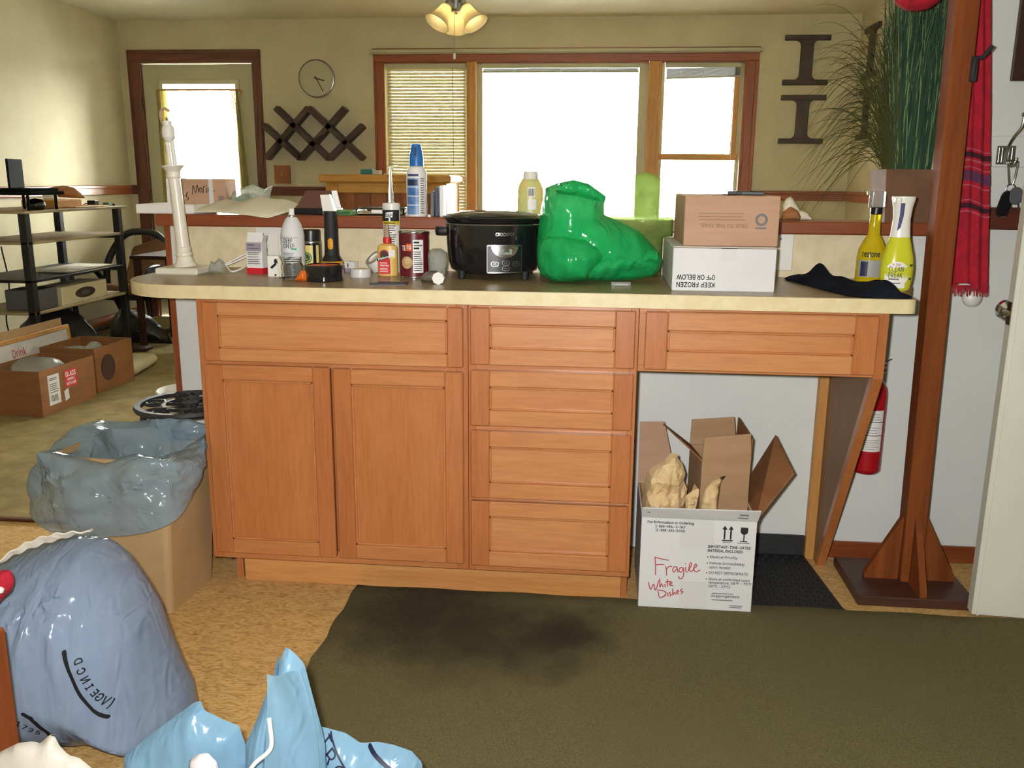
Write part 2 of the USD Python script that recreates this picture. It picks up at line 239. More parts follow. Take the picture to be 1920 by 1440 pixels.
film('bag_green', '28bd6a', .05, .35, .14, bump=.55, bs=20, st=(1, 1, .5)); film('bag_lime', 'bdd688', .35, .7, .15, bump=.6, bs=24); film('bag_blue', 'a6bcca', .34, .3, .14, tint=(.74, .84, .9), bump=.55, bs=22); film('bag_bigblue', '93a5be', .12, .25, .14, tint=(.66, .74, .88), bump=.55, bs=14, st=(2.4, 1, .4)); film('bag_news', '9cc8e2', .16, .4, .2, bump=.45, bs=18, st=(1.6, 1, .6)); film('bag_white', 'efece2', .12, .4, .3, bump=.5, bs=16); film('bag_clear', 'dcdfd6', .5, .4, .1, bump=.7, bs=32); film('curtain', 'd8cf9a', .3, .5, .8, bump=.1); film('blind_slat', 'cfc7a6', .0, .22, .5, bump=0); film('shade_glass', 'f3e6bd', .03, .45, .35, bump=0)
mat('creamer_green', 'b4d08a', .35, subsurface_weight=.4, subsurface_scale=.03); mat('matte_black', '1c1e1c', .85, spec=.05); mat('matte_brown', '33231b', .8, spec=.08)
glow('bulb', 'fff2d6', LAMP); pane('window_glass', (.97, .99, .97))
def spot(name, base, dark, blobs):
    """rug with worn stains at given places (x, y, radius, strength)."""
    n = {'tc': ('texture_coordinate', {}), 'nz': ('noise_texture', {'scale': 9., 'detail': 4., 'roughness': .6}), 'nf': ('noise_texture', {'scale': 420., 'detail': 2., 'roughness': .6}), 'bp': ('bump', {'strength': 1., 'distance': .006}), 'p': ('principled_bsdf', {'roughness': .97, 'specular_ior_level': .08}), 'rf': ('rgb_ramp', {'ramp': [(.3, (.6, .6, .6)), (.7, (1.25, 1.25, 1.25))]}), 'mf': ('mix', {'mix_type': 'multiply', 'fac': 1.})}
    l = [('tc.object', 'nz.vector'), ('tc.object', 'nf.vector'), ('nf.fac', 'bp.height'), ('bp.normal', 'p.normal'), ('nf.fac', 'rf.fac')]; prev = None
    for i, (x, y, r, s) in enumerate(blobs):
        n[f'd{i}'] = ('vector_math', {'math_type': 'distance', 'vector2': (x, y, 0)}); n[f'a{i}'] = ('math', {'math_type': 'multiply_add', 'value2': .22, 'value3': -.11}); n[f's{i}'] = ('math', {'math_type': 'add'}); n[f'm{i}'] = ('map_range', {'from_min': r * .25, 'from_max': r, 'to_min': s, 'to_max': 0., 'clamp': True})
        l += [('tc.object', f'd{i}.vector1'), ('nz.fac', f'a{i}.value1'), (f'd{i}.value', f's{i}.value1'), (f'a{i}.value', f's{i}.value2'), (f's{i}.value', f'm{i}.value')]
        n[f'x{i}'] = ('mix', {'mix_type': 'mix', 'color1': lin(base), 'color2': lin(dark)}); l.append((f'm{i}.result', f'x{i}.fac'))
        if prev: l.append((prev, f'x{i}.color1'))
        prev = f'x{i}.color'
    l += [(prev, 'mf.color1'), ('rf.color', 'mf.color2'), ('mf.color', 'p.base_color')]; M[name] = usdkit.material(stage, '/World/Looks/' + name, n, l, surface='p.BSDF')
spot('rug', '77714f', '403a2e', [(-.33, 2.17, .34, .75), (-.12, 2.12, .2, .7), (-.5, 2.22, .28, .6), (-.55, 2.3, .3, .45), (-.05, 2.22, .16, .7)])

# ------------------------------------------------------------------ the room
XL, XR, YF, YB, YW, ZC = -4.0, 1.92, 7.42, -1.4, 2.815, 2.44
struct('floor', bx(XL - .1, XR + .1, YB - .1, 2.80, -.03, 0), 'osb', 'bare strand board kitchen floor')
struct('floor', bx(XL - .1, XR + .1, 2.80, YF, -.03, .004), 'carpet_beige', 'worn beige carpet of the dining room')
struct('trim_1', bx(XL, -1.42, 2.785, 2.812, 0, .011, .004), 'dark_trim', 'brown threshold strip where carpet meets strand board')
struct('ceiling', bx(XL - .1, XR + .1, YB - .1, YF + .14, ZC, ZC + .05), 'ceiling_paint')
struct('wall_far', minus(bx(XL - .1, XR + .1, YF, YF + .14, -.03, ZC), bx(-3.83, -2.865, YF - 1, YF + 1, -.1, 2.106), bx(-1.775, 1.07, YF - 1, YF + 1, .80, 2.125)), 'paint_cream', smooth=False)
struct('wall_left', bx(XL - .1, XL, YB, YF, -.03, ZC), 'paint_cream'); struct('wall_right', bx(XR, XR + .1, YB, YF, -.03, ZC), 'paint_cream'); struct('wall_back', bx(XL - .1, XR + .1, YB - .1, YB, -.03, ZC), 'paint_white')
struct('wall_half', bx(-1.395, .999, YW, 2.93, 0, 1.045), 'paint_white', 'white half wall between kitchen and dining room')
struct('wall_half_backsplash', bx(-1.385, .9, YW - .003, YW, .914, 1.045), 'paint_backsplash', 'cream laminate strip on the half wall above the counter')
struct('wall_kitchen', bx(.999, XR, YW, 2.93, 0, ZC), 'paint_white', 'white kitchen wall behind the coat stand')
struct('trim_2', bx(-1.43, .999, 2.785, 2.99, 1.045, 1.083, .004), 'trim_wood', 'reddish wooden cap on the half wall')
struct('trim_3', bx(-1.414, -1.395, 2.808, 2.935, 0, 1.045, .002), 'trim_wood_v', 'wooden board on the end of the half wall')
struct('trim_4', bx(.999, XR, 2.797, YW, 1.066, 1.131, .004), 'dark_trim', 'dark wooden chair rail on the kitchen wall')
struct('trim_5', bx(.999, XR, 2.806, YW, 1.245, 1.335, .003), 'paint_white', 'white board behind the key hook')
struct('baseboard_right', bx(.745, XR, 2.80, YW, 0, .06, .004), 'trim_wood', 'reddish baseboard under the kitchen wall')
def rail(x0, x1, y0, y1):
    return cat(bx(x0, x1, y0, y1, 1.05, 1.125, .004), bx(x0 - (.008 if y1 - y0 > 1 else 0), x1 + (.008 if y1 - y0 > 1 else 0), y0 - .008 if y1 - y0 < 1 else y0, y1, 1.1, 1.125, .004))
struct('trim_6', rail(XL, XL + .02, 3.2, YF), 'trim_wood_y', 'wooden chair rail on the left dining wall'); struct('trim_7', rail(-2.79, -1.86, YF - .02, YF), 'dark_trim', 'chair rail between the door and the window'); struct('trim_8', rail(1.18, XR, YF - .02, YF), 'trim_wood', 'chair rail right of the window'); struct('trim_9', rail(XR - .02, XR, 3.2, YF), 'trim_wood_y', 'chair rail on the right dining wall'); struct('trim_10', rail(XL, -3.94, YF - .02, YF), 'dark_trim', 'chair rail left of the door')
struct('baseboard_left', bx(XL, XL + .015, 2.83, YF, 0, .09, .004), 'trim_wood_y'); struct('baseboard_far', bx(-2.79, XR, YF - .015, YF, 0, .09, .004), 'dark_trim')
struct('ground', bx(-40, 40, 7.7, 60, -.4, -.3), 'snow', 'bright snowy ground outside the windows')

# far door with its window, casing, curtain
d = thing('door_1', None, None, (-3.3475, YF, 0), kind='structure')
part(d, 'door_slab', minus(bx(-.48, .48, .01, .055, .005, 2.10), bx(-.3, .32, -.1, .2, .98, 1.945)), 'door_cream', False)
part(d, 'pane', bx(-.3, .32, .03, .036, .98, 1.945), 'window_glass')
part(d, 'glass_moulding', minus(bx(-.335, .355, -.003, .012, .945, 1.98, .004), bx(-.3, .32, -.1, .2, .98, 1.945)), 'door_cream', False)
for k, (a, b, c, e) in enumerate([(-.585, -.482, 0, 2.107), (.482, .55, 0, 2.107)]): part(d, 'casing_board', cat(bx(a, b, -.02, 0, c, e, .004), bx(a + .03, b - .01, -.026, -.015, c, e, .003)), 'dark_trim_v')
part(d, 'casing_board', cat(bx(-.585, .55, -.02, 0, 2.107, 2.21, .004), bx(-.56, .53, -.026, -.015, 2.13, 2.18, .003)), 'dark_trim')
for s_ in (-1, 1): part(d, 'jamb', bx(s_ * .482, s_ * .482 - s_ * .012, 0, .12, 0, 2.106), 'dark_trim_v')
for z in (.3, 1.0, 1.75): part(d, 'hinge', cyl(.008, 0, .09, 10).apply_translation((-.474, -.006, z)), 'brass_dark')
# main window
w = thing('window_1', None, None, (0, YF, 0), kind='structure')
part(w, 'casing_board', cat(bx(-1.86, 1.178, -.022, 0, 2.105, 2.165, .004)), 'trim_wood')
part(w, 'casing_board', cat(bx(-1.86, -1.775, -.022, 0, .80, 2.105, .004), bx(-1.84, -1.79, -.028, -.01, .80, 2.105, .004)), 'trim_wood_v'); part(w, 'casing_board', cat(bx(1.07, 1.178, -.022, 0, .80, 2.105, .004), bx(1.09, 1.15, -.028, -.01, .80, 2.105, .004)), 'trim_wood_v')
part(w, 'sill', bx(-1.9, 1.22, -.06, .1, .765, .80, .006), 'trim_wood')
for a, b in ((-1.105, -1.028), (.335, .437)): part(w, 'mullion', cat(bx(a, b, -.018, .12, .80, 2.105, .003), bx(a + .02, b - .02, -.024, -.01, .80, 2.105, .003)), 'oak_v')
for a, b in ((-1.775, -1.735), (-1.14, -1.105), (-1.028, -.985), (.265, .335), (.437, .465), (1.045, 1.07)): part(w, 'side_liner', bx(a, b, .05, .075, .80, 2.105), 'door_cream')
for a, b in ((-1.735, -1.14), (-.985, .265), (.465, 1.045)): part(w, 'pane', bx(a, b, .085, .09, .82, 2.1), 'window_glass'); part(w, 'bottom_rail', bx(a, b, .075, .1, .80, .84), 'oak')
part(w, 'sash_rail', bx(.44, 1.06, .04, .075, 1.36, 1.407, .003), 'oak'); part(w, 'sash_stile', bx(1.0, 1.045, .04, .075, 1.4, 2.1, .003), 'oak_v')
for a, b in ((-1.775, -1.105), (-1.028, .335), (.437, 1.07)): part(w, 'head_jamb', bx(a, b, 0, .12, 2.098, 2.126), 'trim_wood')
b = thing('window_blind', 'lowered cream slatted blind over the left side of the big window', 'window blind', (-1.44, YF + .03, 0))
part(b, 'head_rail', bx(-.325, .325, -.015, .012, 2.06, 2.10, .003), 'door_cream')
sl = rot(sheet_grid(lambda u, v: np.stack([-.32 + .64 * u, (v - .5) * .0255, .0022 * (1 - (2 * v - 1) ** 2)], -1), 2, 5), 75, 'x'); sl = thick(sl, .0006)
for k in range(50): part(b, 'slat', mv(sl, 0, 0, 2.048 - .0254 * k), 'blind_slat')
for x in (-.14, .1): part(b, 'ladder_cord', cat(tube([(x, -.014, 2.06), (x, -.014, .80)], .0012, 5), tube([(x, .012, 2.06), (x, .012, .80)], .0012, 5)), 'white_plastic')
part(b, 'tilt_wand', tube([(.22, -.02, 2.06), (.223, -.022, 1.3)], .004, 6), 'clear_plastic')
def stack(name, x0, x1, z0, z1, tilt, label):
    t = thing(name, label, 'window blind', ((x0 + x1) / 2, YF + .03, 0)); h = (x1 - x0) / 2
    part(t, 'head_rail', bx(-h, h, -.016, .014, 2.062, 2.098, .003), 'door_cream')
    part(t, 'slat_stack', rot(cat(*[bx(-h + .01, h - .01, -.012, .012, z, z + .0016) for z in np.arange(z0, z1, .0035)]), tilt, 'y', (0, 0, z1)), 'tape_grey', kind='stuff'); part(t, 'bottom_rail', rot(bx(-h + .005, h - .005, -.013, .013, z0 - .012, z0), tilt, 'y', (0, 0, z1)), 'door_cream')
    for x in (-h * .6, 0, h * .6): part(t, 'pull_cord', tube([(x, -.014, 2.07), (x + .01, -.016, z0 - .015)], .0015, 5), 'white_plastic')
    if tilt: part(t, 'lift_cord', tube([(h * .85, -.018, 2.06), (h * .86, -.018, 1.25)], .002, 5), 'white_plastic')
stack('window_blind', -.985, .265, 2.04, 2.06, 0, 'cream slatted blind pulled right up over the wide middle pane'); stack('window_blind', .465, 1.045, 1.995, 2.06, -1.6, 'grey-beige slatted blind pulled up crookedly over the right pane')
r = thing('curtain_rod', 'long thin white curtain rod across the top of the big window', 'curtain rod', (-.34, YF - .05, 2.185)); part(r, 'rod', bx(-1.53, 1.53, -.008, .006, -.012, .012, .003), 'door_cream'); part(r, 'track', bx(-1.52, 1.52, .006, .012, .012, .02), 'trim_wood')
for s_ in (-1.53, 1.53): part(r, 'bracket', bx(s_ - .01, s_ + .01, -.008, .05, -.02, .014, .002), 'door_cream')
dr = thing('curtain_rod', 'short brass curtain rod on the far door window', 'curtain rod', (-3.34, YF - .03, 1.895)); part(dr, 'rod', tube([(-.345, 0, 0), (.36, 0, 0)], .007, 8), 'oak')
for s_ in (-.345, .36): part(dr, 'end_hook', tube([(s_, 0, 0), (s_ + .012, .005, -.01), (s_ + .01, .02, -.03)], .007, 8, 4), 'oak')
def curtain(name, x0, x1, xb0, xb1, z0, z1, label, seed):
    def f(u, v):
        x = (x0 + (x1 - x0) * u) * v + (xb0 + (xb1 - xb0) * u) * (1 - v); return np.stack([x, YF - .03 + .014 * np.sin(u * 28 + seed) * (.5 + .5 * v), z0 + (z1 - z0) * v], -1)
    solo(name, thick(sheet_grid(f, 60, 14), .001), 'curtain', label, 'curtain', True)
curtain('door_curtain', -3.69, -3.585, -3.70, -3.6, .98, 1.895, 'gathered sheer curtain at the left edge of the far door window', 0); curtain('door_curtain', -3.06, -2.99, -3.02, -2.93, 1.0, 1.89, 'sheer curtain strip at the right edge of the far door window', 2)

# open white door at the right
d = thing('door_2', None, None, (1.074, 2.425, .012), rz=-4, kind='structure'); part(d, 'door_slab', bx(0, .76, 0, .04, 0, 2.03, .002), 'door_white'); part(d, 'door_bead', bx(.012, .018, -.003, .001, 0, 2.03), 'door_white')
part(d, 'latch_plate', bx(-.002, .002, .008, .032, .825, .885), 'brass_dark', label='brown latch plate'); part(d, 'latch_bolt', rot(cyl(.012, 0, .02, 16), -90, 'y').apply_translation((0, .02, .855)), 'chrome'); part(d, 'knob', lathe([(.012, 0), (.012, .02), (.026, .03), (.028, .045), (.018, .056), (0, .058)], 24).apply_transform(trimesh.transformations.rotation_matrix(-math.pi / 2, (1, 0, 0))).apply_translation((.015, .04, .855)), 'chrome'); part(d, 'handle', bx(.06, .085, -.03, 0, .71, .78, .008), 'black_metal')
k = thing('wall_door_stop', 'round white ceramic door stop on the kitchen wall under the red scarf', 'door stop', (1.112, YW, .865)); part(k, 'knob', lathe([(.01, 0), (.01, .012), (.022, .018), (.028, .03), (.026, .042), (.015, .05), (0, .052)], 28).apply_transform(trimesh.transformations.rotation_matrix(math.pi / 2, (1, 0, 0))), 'white_plastic', True); part(k, 'stem', rot(cyl(.011, 0, .016, 16), 90, 'x'), 'chrome')

# ------------------------------------------------------------------ cabinets
X0, Y0, X1, X2, X3 = -1.1107, 2.357, -.349, .108, .742
def front(par, name, x0, x1, z0, z1, fr, vert=False):
    """a framed door or drawer front: stiles, rails and a recessed panel."""
    y, dpt = Y0 - .02, .02; g = sub(par, name); mx = 'maple_z' if vert else 'maple_x'
    for a, b2 in ((x0, x0 + fr), (x1 - fr, x1)): part(g, 'stile', bx(a, b2, y, y + dpt, z0, z1, .0025), 'maple_z')
    for a, b2 in ((z0, z0 + fr * .85), (z1 - fr * .85, z1)): part(g, 'rail', bx(x0 + fr, x1 - fr, y, y + dpt, a, b2, .0025), 'maple_x' if vert else 'maple_panel_x')
    part(g, 'panel', bx(x0 + fr - .005, x1 - fr + .005, y + .009, y + .016, z0 + fr * .8, z1 - fr * .8), 'maple_panel_z' if vert else 'maple_panel_x')
    xa, xb, za, zb = x0 + fr, x1 - fr, z0 + fr * .85, z1 - fr * .85; o = .006
    part(g, 'bead', cat(*[bx(*q, .0015) for q in ((xa, xb, y + .003, y + .012, zb - o, zb), (xa, xb, y + .003, y + .012, za, za + o), (xa, xa + o, y + .003, y + .012, za, zb), (xb - o, xb, y + .003, y + .012, za, zb))]), 'maple_x')
    return g
c = thing('base_cabinet', 'honey maple base cabinet with two doors under a wide false drawer', 'cabinet')
part(c, 'carcass', bx(X0, X1 - .001, Y0 + .02, YW - .002, .105, .874), 'maple_z')
for a, b2 in ((X0, X0 + .032), (X1 - .033, X1 - .001)): part(c, 'face_stile', bx(a, b2, Y0, Y0 + .02, .105, .875, .001), 'maple_z')
for a, b2 in ((.105, .14), (.685, .72), (.855, .875)): part(c, 'face_rail', bx(X0 + .032, X1 - .033, Y0, Y0 + .02, a, b2, .001), 'maple_x')
front(c, 'false_drawer', -1.087, -.362, .701, .865, .042); front(c, 'door', -1.091, -.733, .129, .690, .05, True); front(c, 'door', -.724, -.362, .129, .688, .05, True)
c = thing('drawer_cabinet', 'honey maple cabinet with four stacked drawers', 'cabinet')
part(c, 'carcass', bx(X1, X2 - .001, Y0 + .02, YW - .002, .105, .874), 'maple_z')
for a, b2 in ((X1, X1 + .02), (X2 - .021, X2 - .001)): part(c, 'face_stile', bx(a, b2, Y0, Y0 + .02, .105, .875, .001), 'maple_z')
for a, b2 in ((.105, .135), (.318, .335), (.522, .542), (.692, .712), (.855, .875)): part(c, 'face_rail', bx(X1 + .02, X2 - .021, Y0, Y0 + .02, a, b2, .001), 'maple_x')
for a, b2 in ((.711, .866), (.540, .695), (.331, .525), (.127, .321)): front(c, 'drawer', -.341, .098, a, b2, .052)
c = thing('desk_unit', 'maple desk drawer over an open knee space with a tapered end panel', 'cabinet')
part(c, 'drawer_box', bx(X2, X3 - .026, Y0 + .02, YW - .002, .715, .874), 'maple_z'); part(c, 'face_frame', cat(bx(X2, X3 - .022, Y0, Y0 + .02, .702, .72, .001), bx(X2, X3 - .022, Y0, Y0 + .02, .858, .875, .001), bx(X2, X2 + .02, Y0, Y0 + .02, .72, .858, .001), bx(X3 - .04, X3 - .022, Y0, Y0 + .02, .72, .858, .001)), 'maple_x')
front(c, 'drawer', .124, .716, .711, .866, .058)
pf = [(Y0 + .0, .875), (Y0 + .0, .70), (2.74, .0), (YW - .002, .0), (YW - .002, .875)]
part(c, 'end_panel', yz(ext(Polygon(pf), .02), X3 - .021), 'panel_inner', False)
part(c, 'panel_edge', yz(ext(Polygon([(Y0 - .003, .876), (Y0 - .003, .699), (2.737, .0), (2.76, .0), (Y0 + .02, .71), (Y0 + .02, .876)]), .026), X3 - .024), 'maple_z', False)
part(c, 'wall_cleat', bx(X3 - .05, X3 - .021, YW - .03, YW - .002, 0.0, .70, .002), 'cleat_wood')
struct('trim_11', bx(X0 + .06, X2 - .02, Y0 + .075, Y0 + .09, .0, .105, .001), 'maple_light', 'maple toe kick board under the cabinets')
for a, b2 in ((X0 + .03, X0 + .05), (X2 - .02, X2 - .002)): struct('trim_12', bx(a, b2, Y0 + .09, YW - .01, 0, .105), 'maple_z', 'cabinet side below the toe kick')
# counter
fy = 2.318
def arcp(cx, cy_, r, a0, a1, n=14): return [(cx + r * math.cos(math.radians(a)), cy_ + r * math.sin(math.radians(a))) for a in np.linspace(a0, a1, n)]
cp = Polygon(arcp(-1.155, fy + .2, .2, 180, 270) + arcp(.772, fy + .03, .03, 270, 360) + [(.802, 2.45), (.875, 2.60), (.93, YW - .002), (-1.33, YW - .002)] + arcp(-1.275, YW - .09, .08, 100, 180, 8)).buffer(0)
c = thing('countertop', 'long tan laminate countertop with thick cream edge and a rounded left end', 'countertop')
part(c, 'edge_band', mv(ext(cp, .036), 0, 0, .8765), 'laminate_edge'); part(c, 'laminate_top', mv(ext(cp.buffer(-.0015), .002), 0, 0, .912), 'laminate_top')
# outlets
o = thing('wall_outlet', 'cream double wall outlet on the half wall behind the spray can', 'outlet', (-1.045, YW - .003, .99)); part(o, 'cover_plate', bx(-.062, .062, -.006, 0, -.06, .06, .003), 'white_plastic')
for x in (-.03, .03):
    f_ = part(o, 'socket', bx(x - .017, x + .017, -.009, -.005, -.035, .035, .003), 'white_plastic'); 
part(o, 'slots', cat(*[bx(x + q - .0015, x + q + .0015, -.0098, -.008, z - .005, z + .005) for x in (-.03, .03) for q in (-.006, .006) for z in (.018, -.018)]), 'ink')
o = thing('wall_outlet', 'blank cream cover plate on the half wall right of the stacked boxes', 'outlet', (.545, YW - .003, .99)); part(o, 'cover_plate', bx(-.035, .04, -.006, 0, -.057, .057, .003), 'white_plastic'); part(o, 'screw', rot(cyl(.003, 0, .008, 8), 90, 'x').apply_translation((0, 0, .04)), 'ink_grey')

# ------------------------------------------------------------------ on the counter
CT = .914
def quad_box(w, dp, h, t=.003, open_top=False):
    if not open_top: return bx(-w / 2, w / 2, -dp / 2, dp / 2, 0, h, .002)
    return minus(bx(-w / 2, w / 2, -dp / 2, dp / 2, 0, h), bx(-w / 2 + t, w / 2 - t, -dp / 2 + t, dp / 2 - t, t, h + .1))
L_ = thing('table_lamp', 'white column table lamp without a shade, leaning left on its square base', 'lamp', (-1.255, 2.612, CT))
part(L_, 'base', cat(bx(-.066, .066, -.066, .066, 0, .02, .004)), 'white_lamp')
lean = lambda m: rot(m, -3.2, 'y', (0, 0, .02))
part(L_, 'column', lean(lathe([(0, .018), (.034, .02), (.03, .03), (.026, .034), (.021, .05), (.024, .054), (.024, .06), (.0205, .064), (.0225, .07), (.0225, .076), (.0195, .08), (.017, .28), (.0205, .286), (.0205, .296), (.019, .30), (.024, .308), (.033, .316), (.033, .319), (0, .319)], 40)), 'white_lamp')
for s_ in (-.0075, .0075): part(L_, 'stem_rod', lean(tube([(s_, 0, .315), (s_, 0, .388)], .006, 12)), 'white_plastic')
part(L_, 'socket', lean(lathe([(0, .385), (.009, .386), (.0135, .392), (.0185, .40), (.0185, .418), (.0165, .428), (.0125, .434), (.0125, .446), (0, .447)], 28)), 'white_plastic'); part(L_, 'switch', lean(tube([(-.015, 0, .412), (-.028, -.002, .412)], .003, 8)), 'ink_grey')
part(L_, 'harp', lean(tube([(-.011, 0, .43), (-.018, 0, .455), (-.016, 0, .472), (-.004, 0, .481), (.010, 0, .474)], [.004] * 33, 10, 8)), 'card_pink'); part(L_, 'finial', lean(lathe([(0, .446), (.004, .447), (.003, .455), (0, .457)], 12)), 'chrome')
solo('lamp_cord', cat(tube([(-1.2, 2.66, CT + .006), (-1.15, 2.70, CT + .022), (-1.10, 2.74, CT + .05), (-1.09, 2.79, CT + .075), (-1.075, 2.80, .99)], .0028, 8, 8), tube([(-1.2, 2.67, CT + .004), (-1.16, 2.68, CT + .016), (-1.12, 2.64, CT + .004), (-1.09, 2.68, CT + .02), (-1.085, 2.75, CT + .06), (-1.13, 2.76, CT + .045), (-1.19, 2.72, CT + .01)], .0028, 8, 8)), 'white_plastic', 'looping white cord behind the white column lamp', 'cord', True)
t = thing('clear_bag', 'crumpled clear plastic wrap on the counter between lamp and red-footed carton', 'bag', (0, 0, 0))
mm, ff = pillow([(-1.175, .917), (-1.17, .94), (-1.165, .955), (-1.15, .95), (-1.14, .965), (-1.125, .955), (-1.12, .935), (-1.125, .917)], 2.59, .018, .006, .006, 40, 3); part(t, 'wrap', mm, 'bag_clear', 24)
t = thing('medicine_carton', 'small open white carton with grey print and a red bottom band', 'carton', (-1.04, 2.64, CT), rz=-10)
part(t, 'box', bx(-.027, .027, -.015, .015, 0, .096, .001), 'label_white'); part(t, 'lid_flap', rot(bx(-.026, .026, -.001, .001, 0, .028), -14, 'x').apply_translation((0, -.008, .096)), 'label_white'); part(t, 'side_flap', rot(bx(-.001, .001, -.012, .012, 0, .02), 20, 'y').apply_translation((.026, 0, .096)), 'label_white')
part(t, 'red_band', bx(-.0275, .0275, -.0155, .0155, 0, .018), 'red_label', label='red bottom band'); part(t, 'purple_panel', xz(ext(sbox(-.026, .068, .026, .094), .0005), -.0152), 'purple_grey'); part(t, 'print', xz(cat(bars(-.022, .022, [.03, .036, .042, .05, .058, .063], .0022, 3), bars(-.02, .01, [.084], .005, 2), bars(-.02, .02, [.075], .003, 4)), -.0158), 'ink_grey', kind='stuff')
t = thing('switch_box', 'narrow white plastic box with a screw hole standing beside the glass jar', 'box', (-.957, 2.56, CT), rz=6); part(t, 'body', bx(-.017, .017, -.012, .012, 0, .062, .002), 'white_plastic'); part(t, 'screw', rot(cyl(.003, 0, .004, 10), 90, 'x').apply_translation((.006, -.011, .006)), 'ink')
t = thing('key_bundle', 'black key with a frayed cream string leaning on the narrow white box', 'keys', (-.945, 2.535, CT))
part(t, 'key', cat(tube([(-.012, 0, .028), (.002, 0, .04)], .0035, 6), rot(cyl(.007, 0, .003, 14), 90, 'x').apply_translation((.004, .001, .048))), 'ink'); part(t, 'string', cat(*[tube([(.006 + .002 * i, 0, .055), (.012 + .002 * i, -.006, .045), (.01 + .003 * i, -.004, .02), (.016 + .004 * i, -.008, .003)], .0018, 5, 6) for i in range(5)]), 'paper', kind='stuff')
j = thing('glass_jar', 'small clear glass jar without a lid in front of the spray can', 'jar', (-.884, 2.507, CT)); part(j, 'glass', lathe([(0, .002), (.027, .001), (.031, .006), (.032, .038), (.028, .045), (.026, .048), (.0285, .051), (.0265, .054), (.0285, .057), (.0265, .060), (.0275, .064), (.0255, .064), (.0245, .048), (.0285, .040), (.0285, .008), (.024, .005), (0, .005)], 40), 'clear_glass', 40)
mm, ff = pillow([(-.862, .915), (-.85, .928), (-.838, .946), (-.823, .944), (-.82, .93), (-.822, .915)], 2.45, .012, .005, .006, 60, 8, 1); solo('orange_clip', mm, 'orange_plastic', 'crumpled orange plastic piece between the jar and the black roll', 'clip', 40)
t = thing('spray_can', 'tall white aerosol can lettered DEEP CREEP', 'spray can', (-.906, 2.585, CT)); R = .0345
part(t, 'body', lathe([(0, 0), (.032, 0), (.0345, .003), (.0345, .116), (.0352, .118), (.0345, .121), (.0325, .134), (.026, .153), (.018, .168), (.012, .174), (0, .175)], 40), 'card_white', 40); part(t, 'valve_ring', cyl(.0125, .172, .179, 20), 'chrome'); part(t, 'nozzle', cat(cyl(.0085, .178, .198, 16), bx(-.003, .003, -.010, -.004, .188, .194)), 'white_plastic')
part(t, 'lettering', cat(wrap(mv(txt('DEEP', .0125, .026), -.003, .100), R), wrap(mv(txt('CREEP', .0125, .033), -.001, .085), R)), 'ink'); part(t, 'green_flash', patch(R, .006, .021, .079, .085), 'green_label', label='green label corner'); part(t, 'print', cat(*[wrap(bars(-.022, .018, [z], .0022, i), R) for i, z in enumerate(np.arange(.012, .074, .0052))]), 'ink_grey', kind='stuff'); part(t, 'label_line', cat(patch(R, .0165, .0175, .014, .058), patch(.0352, -.026, .026, .1145, .1155)), 'ink_grey')
t = thing('spray_can', 'short black aerosol can with a yellow label and black cap', 'spray can', (-.893, 2.715, CT)); part(t, 'body', lathe([(0, 0), (.029, 0), (.031, .003), (.031, .085), (.028, .092), (0, .092)], 36), 'black_gloss'); part(t, 'cap', lathe([(0, .095), (.029, .095), (.029, .126), (.027, .130), (0, .130)], 36), 'black_plastic'); part(t, 'rim', cyl(.0312, .088, .096, 36), 'steel'); part(t, 'label', patch(.0312, -.03, .014, .01, .084), 'yellow_label'); part(t, 'emblem', wrap(mv(ext(Point(0, 0).buffer(.017).difference(Point(0, 0).buffer(.0125)), .0006), -.006, .046), .0318), 'green_item'); part(t, 'emblem_disc', wrap(mv(ext(Point(0, 0).buffer(.011), .0006), -.006, .046), .0318), 'dark_green')
part(t, 'lettering', wrap(mv(txt('L', .012, None, True), -.006, .041), .0325), 'yellow_label'); part(t, 'side_label', patch(.0312, .024, .034, .01, .084), 'yellow_label')
t = thing('flashlight', 'black lantern flashlight with a yellow switch and white angled top', 'flashlight', (-.806, 2.64, CT)); part(t, 'head', lathe([(0, 0), (.031, 0), (.031, .03), (.0325, .034), (.031, .044), (.022, .06), (0, .06)], 36), 'black_plastic'); part(t, 'base_ring', lathe([(.0315, .030), (.0335, .032), (.0335, .040), (.0315, .042)], 36), 'yellow_plastic'); part(t, 'body', lathe([(0, .058), (.0215, .058), (.0205, .08), (.0195, .15), (.0185, .19), (0, .191)], 36), 'black_rubber'); part(t, 'switch', rot(hull(np.vstack([lathe([(0, 0), (.008, 0), (.0075, .004), (0, .005)], 16).vertices + [0, k, 0] for k in (-.009, .009)])), 90, 'x').apply_translation((.004, -.0195, .094)), 'yellow_plastic'); part(t, 'lamp_panel', hull([(-.019, -.012, .19), (.016, -.012, .19), (.016, .012, .19), (-.019, .012, .19), (-.026, -.01, .237), (.002, -.01, .238), (.002, .01, .238), (-.026, .01, .237)]), 'white_plastic', label='white angled lamp panel')
t = thing('tape_canister', 'wide low black round canister with an orange top', 'canister', (-.783, 2.485, CT)); part(t, 'wall', lathe([(0, 0), (.053, 0), (.055, .003), (.055, .043), (.053, .046), (.048, .046), (.048, .04), (0, .04)], 48), 'black_gloss'); part(t, 'top_disc', cyl(.047, .0385, .0435, 40), 'orange_card', label='orange top disc')
t = thing('small_box', 'tiny white and mauve box behind the clear tape roll', 'box', (-.775, 2.74, CT), rz=-20); part(t, 'body', bx(-.018, .018, -.012, .012, 0, .032, .001), 'label_white'); part(t, 'base_band', bx(-.0183, .0183, -.0123, .0123, 0, .012), 'purple_grey'); part(t, 'mark', xz(bars(-.006, -.002, [.014], .012), -.0123), 'ink_blue')
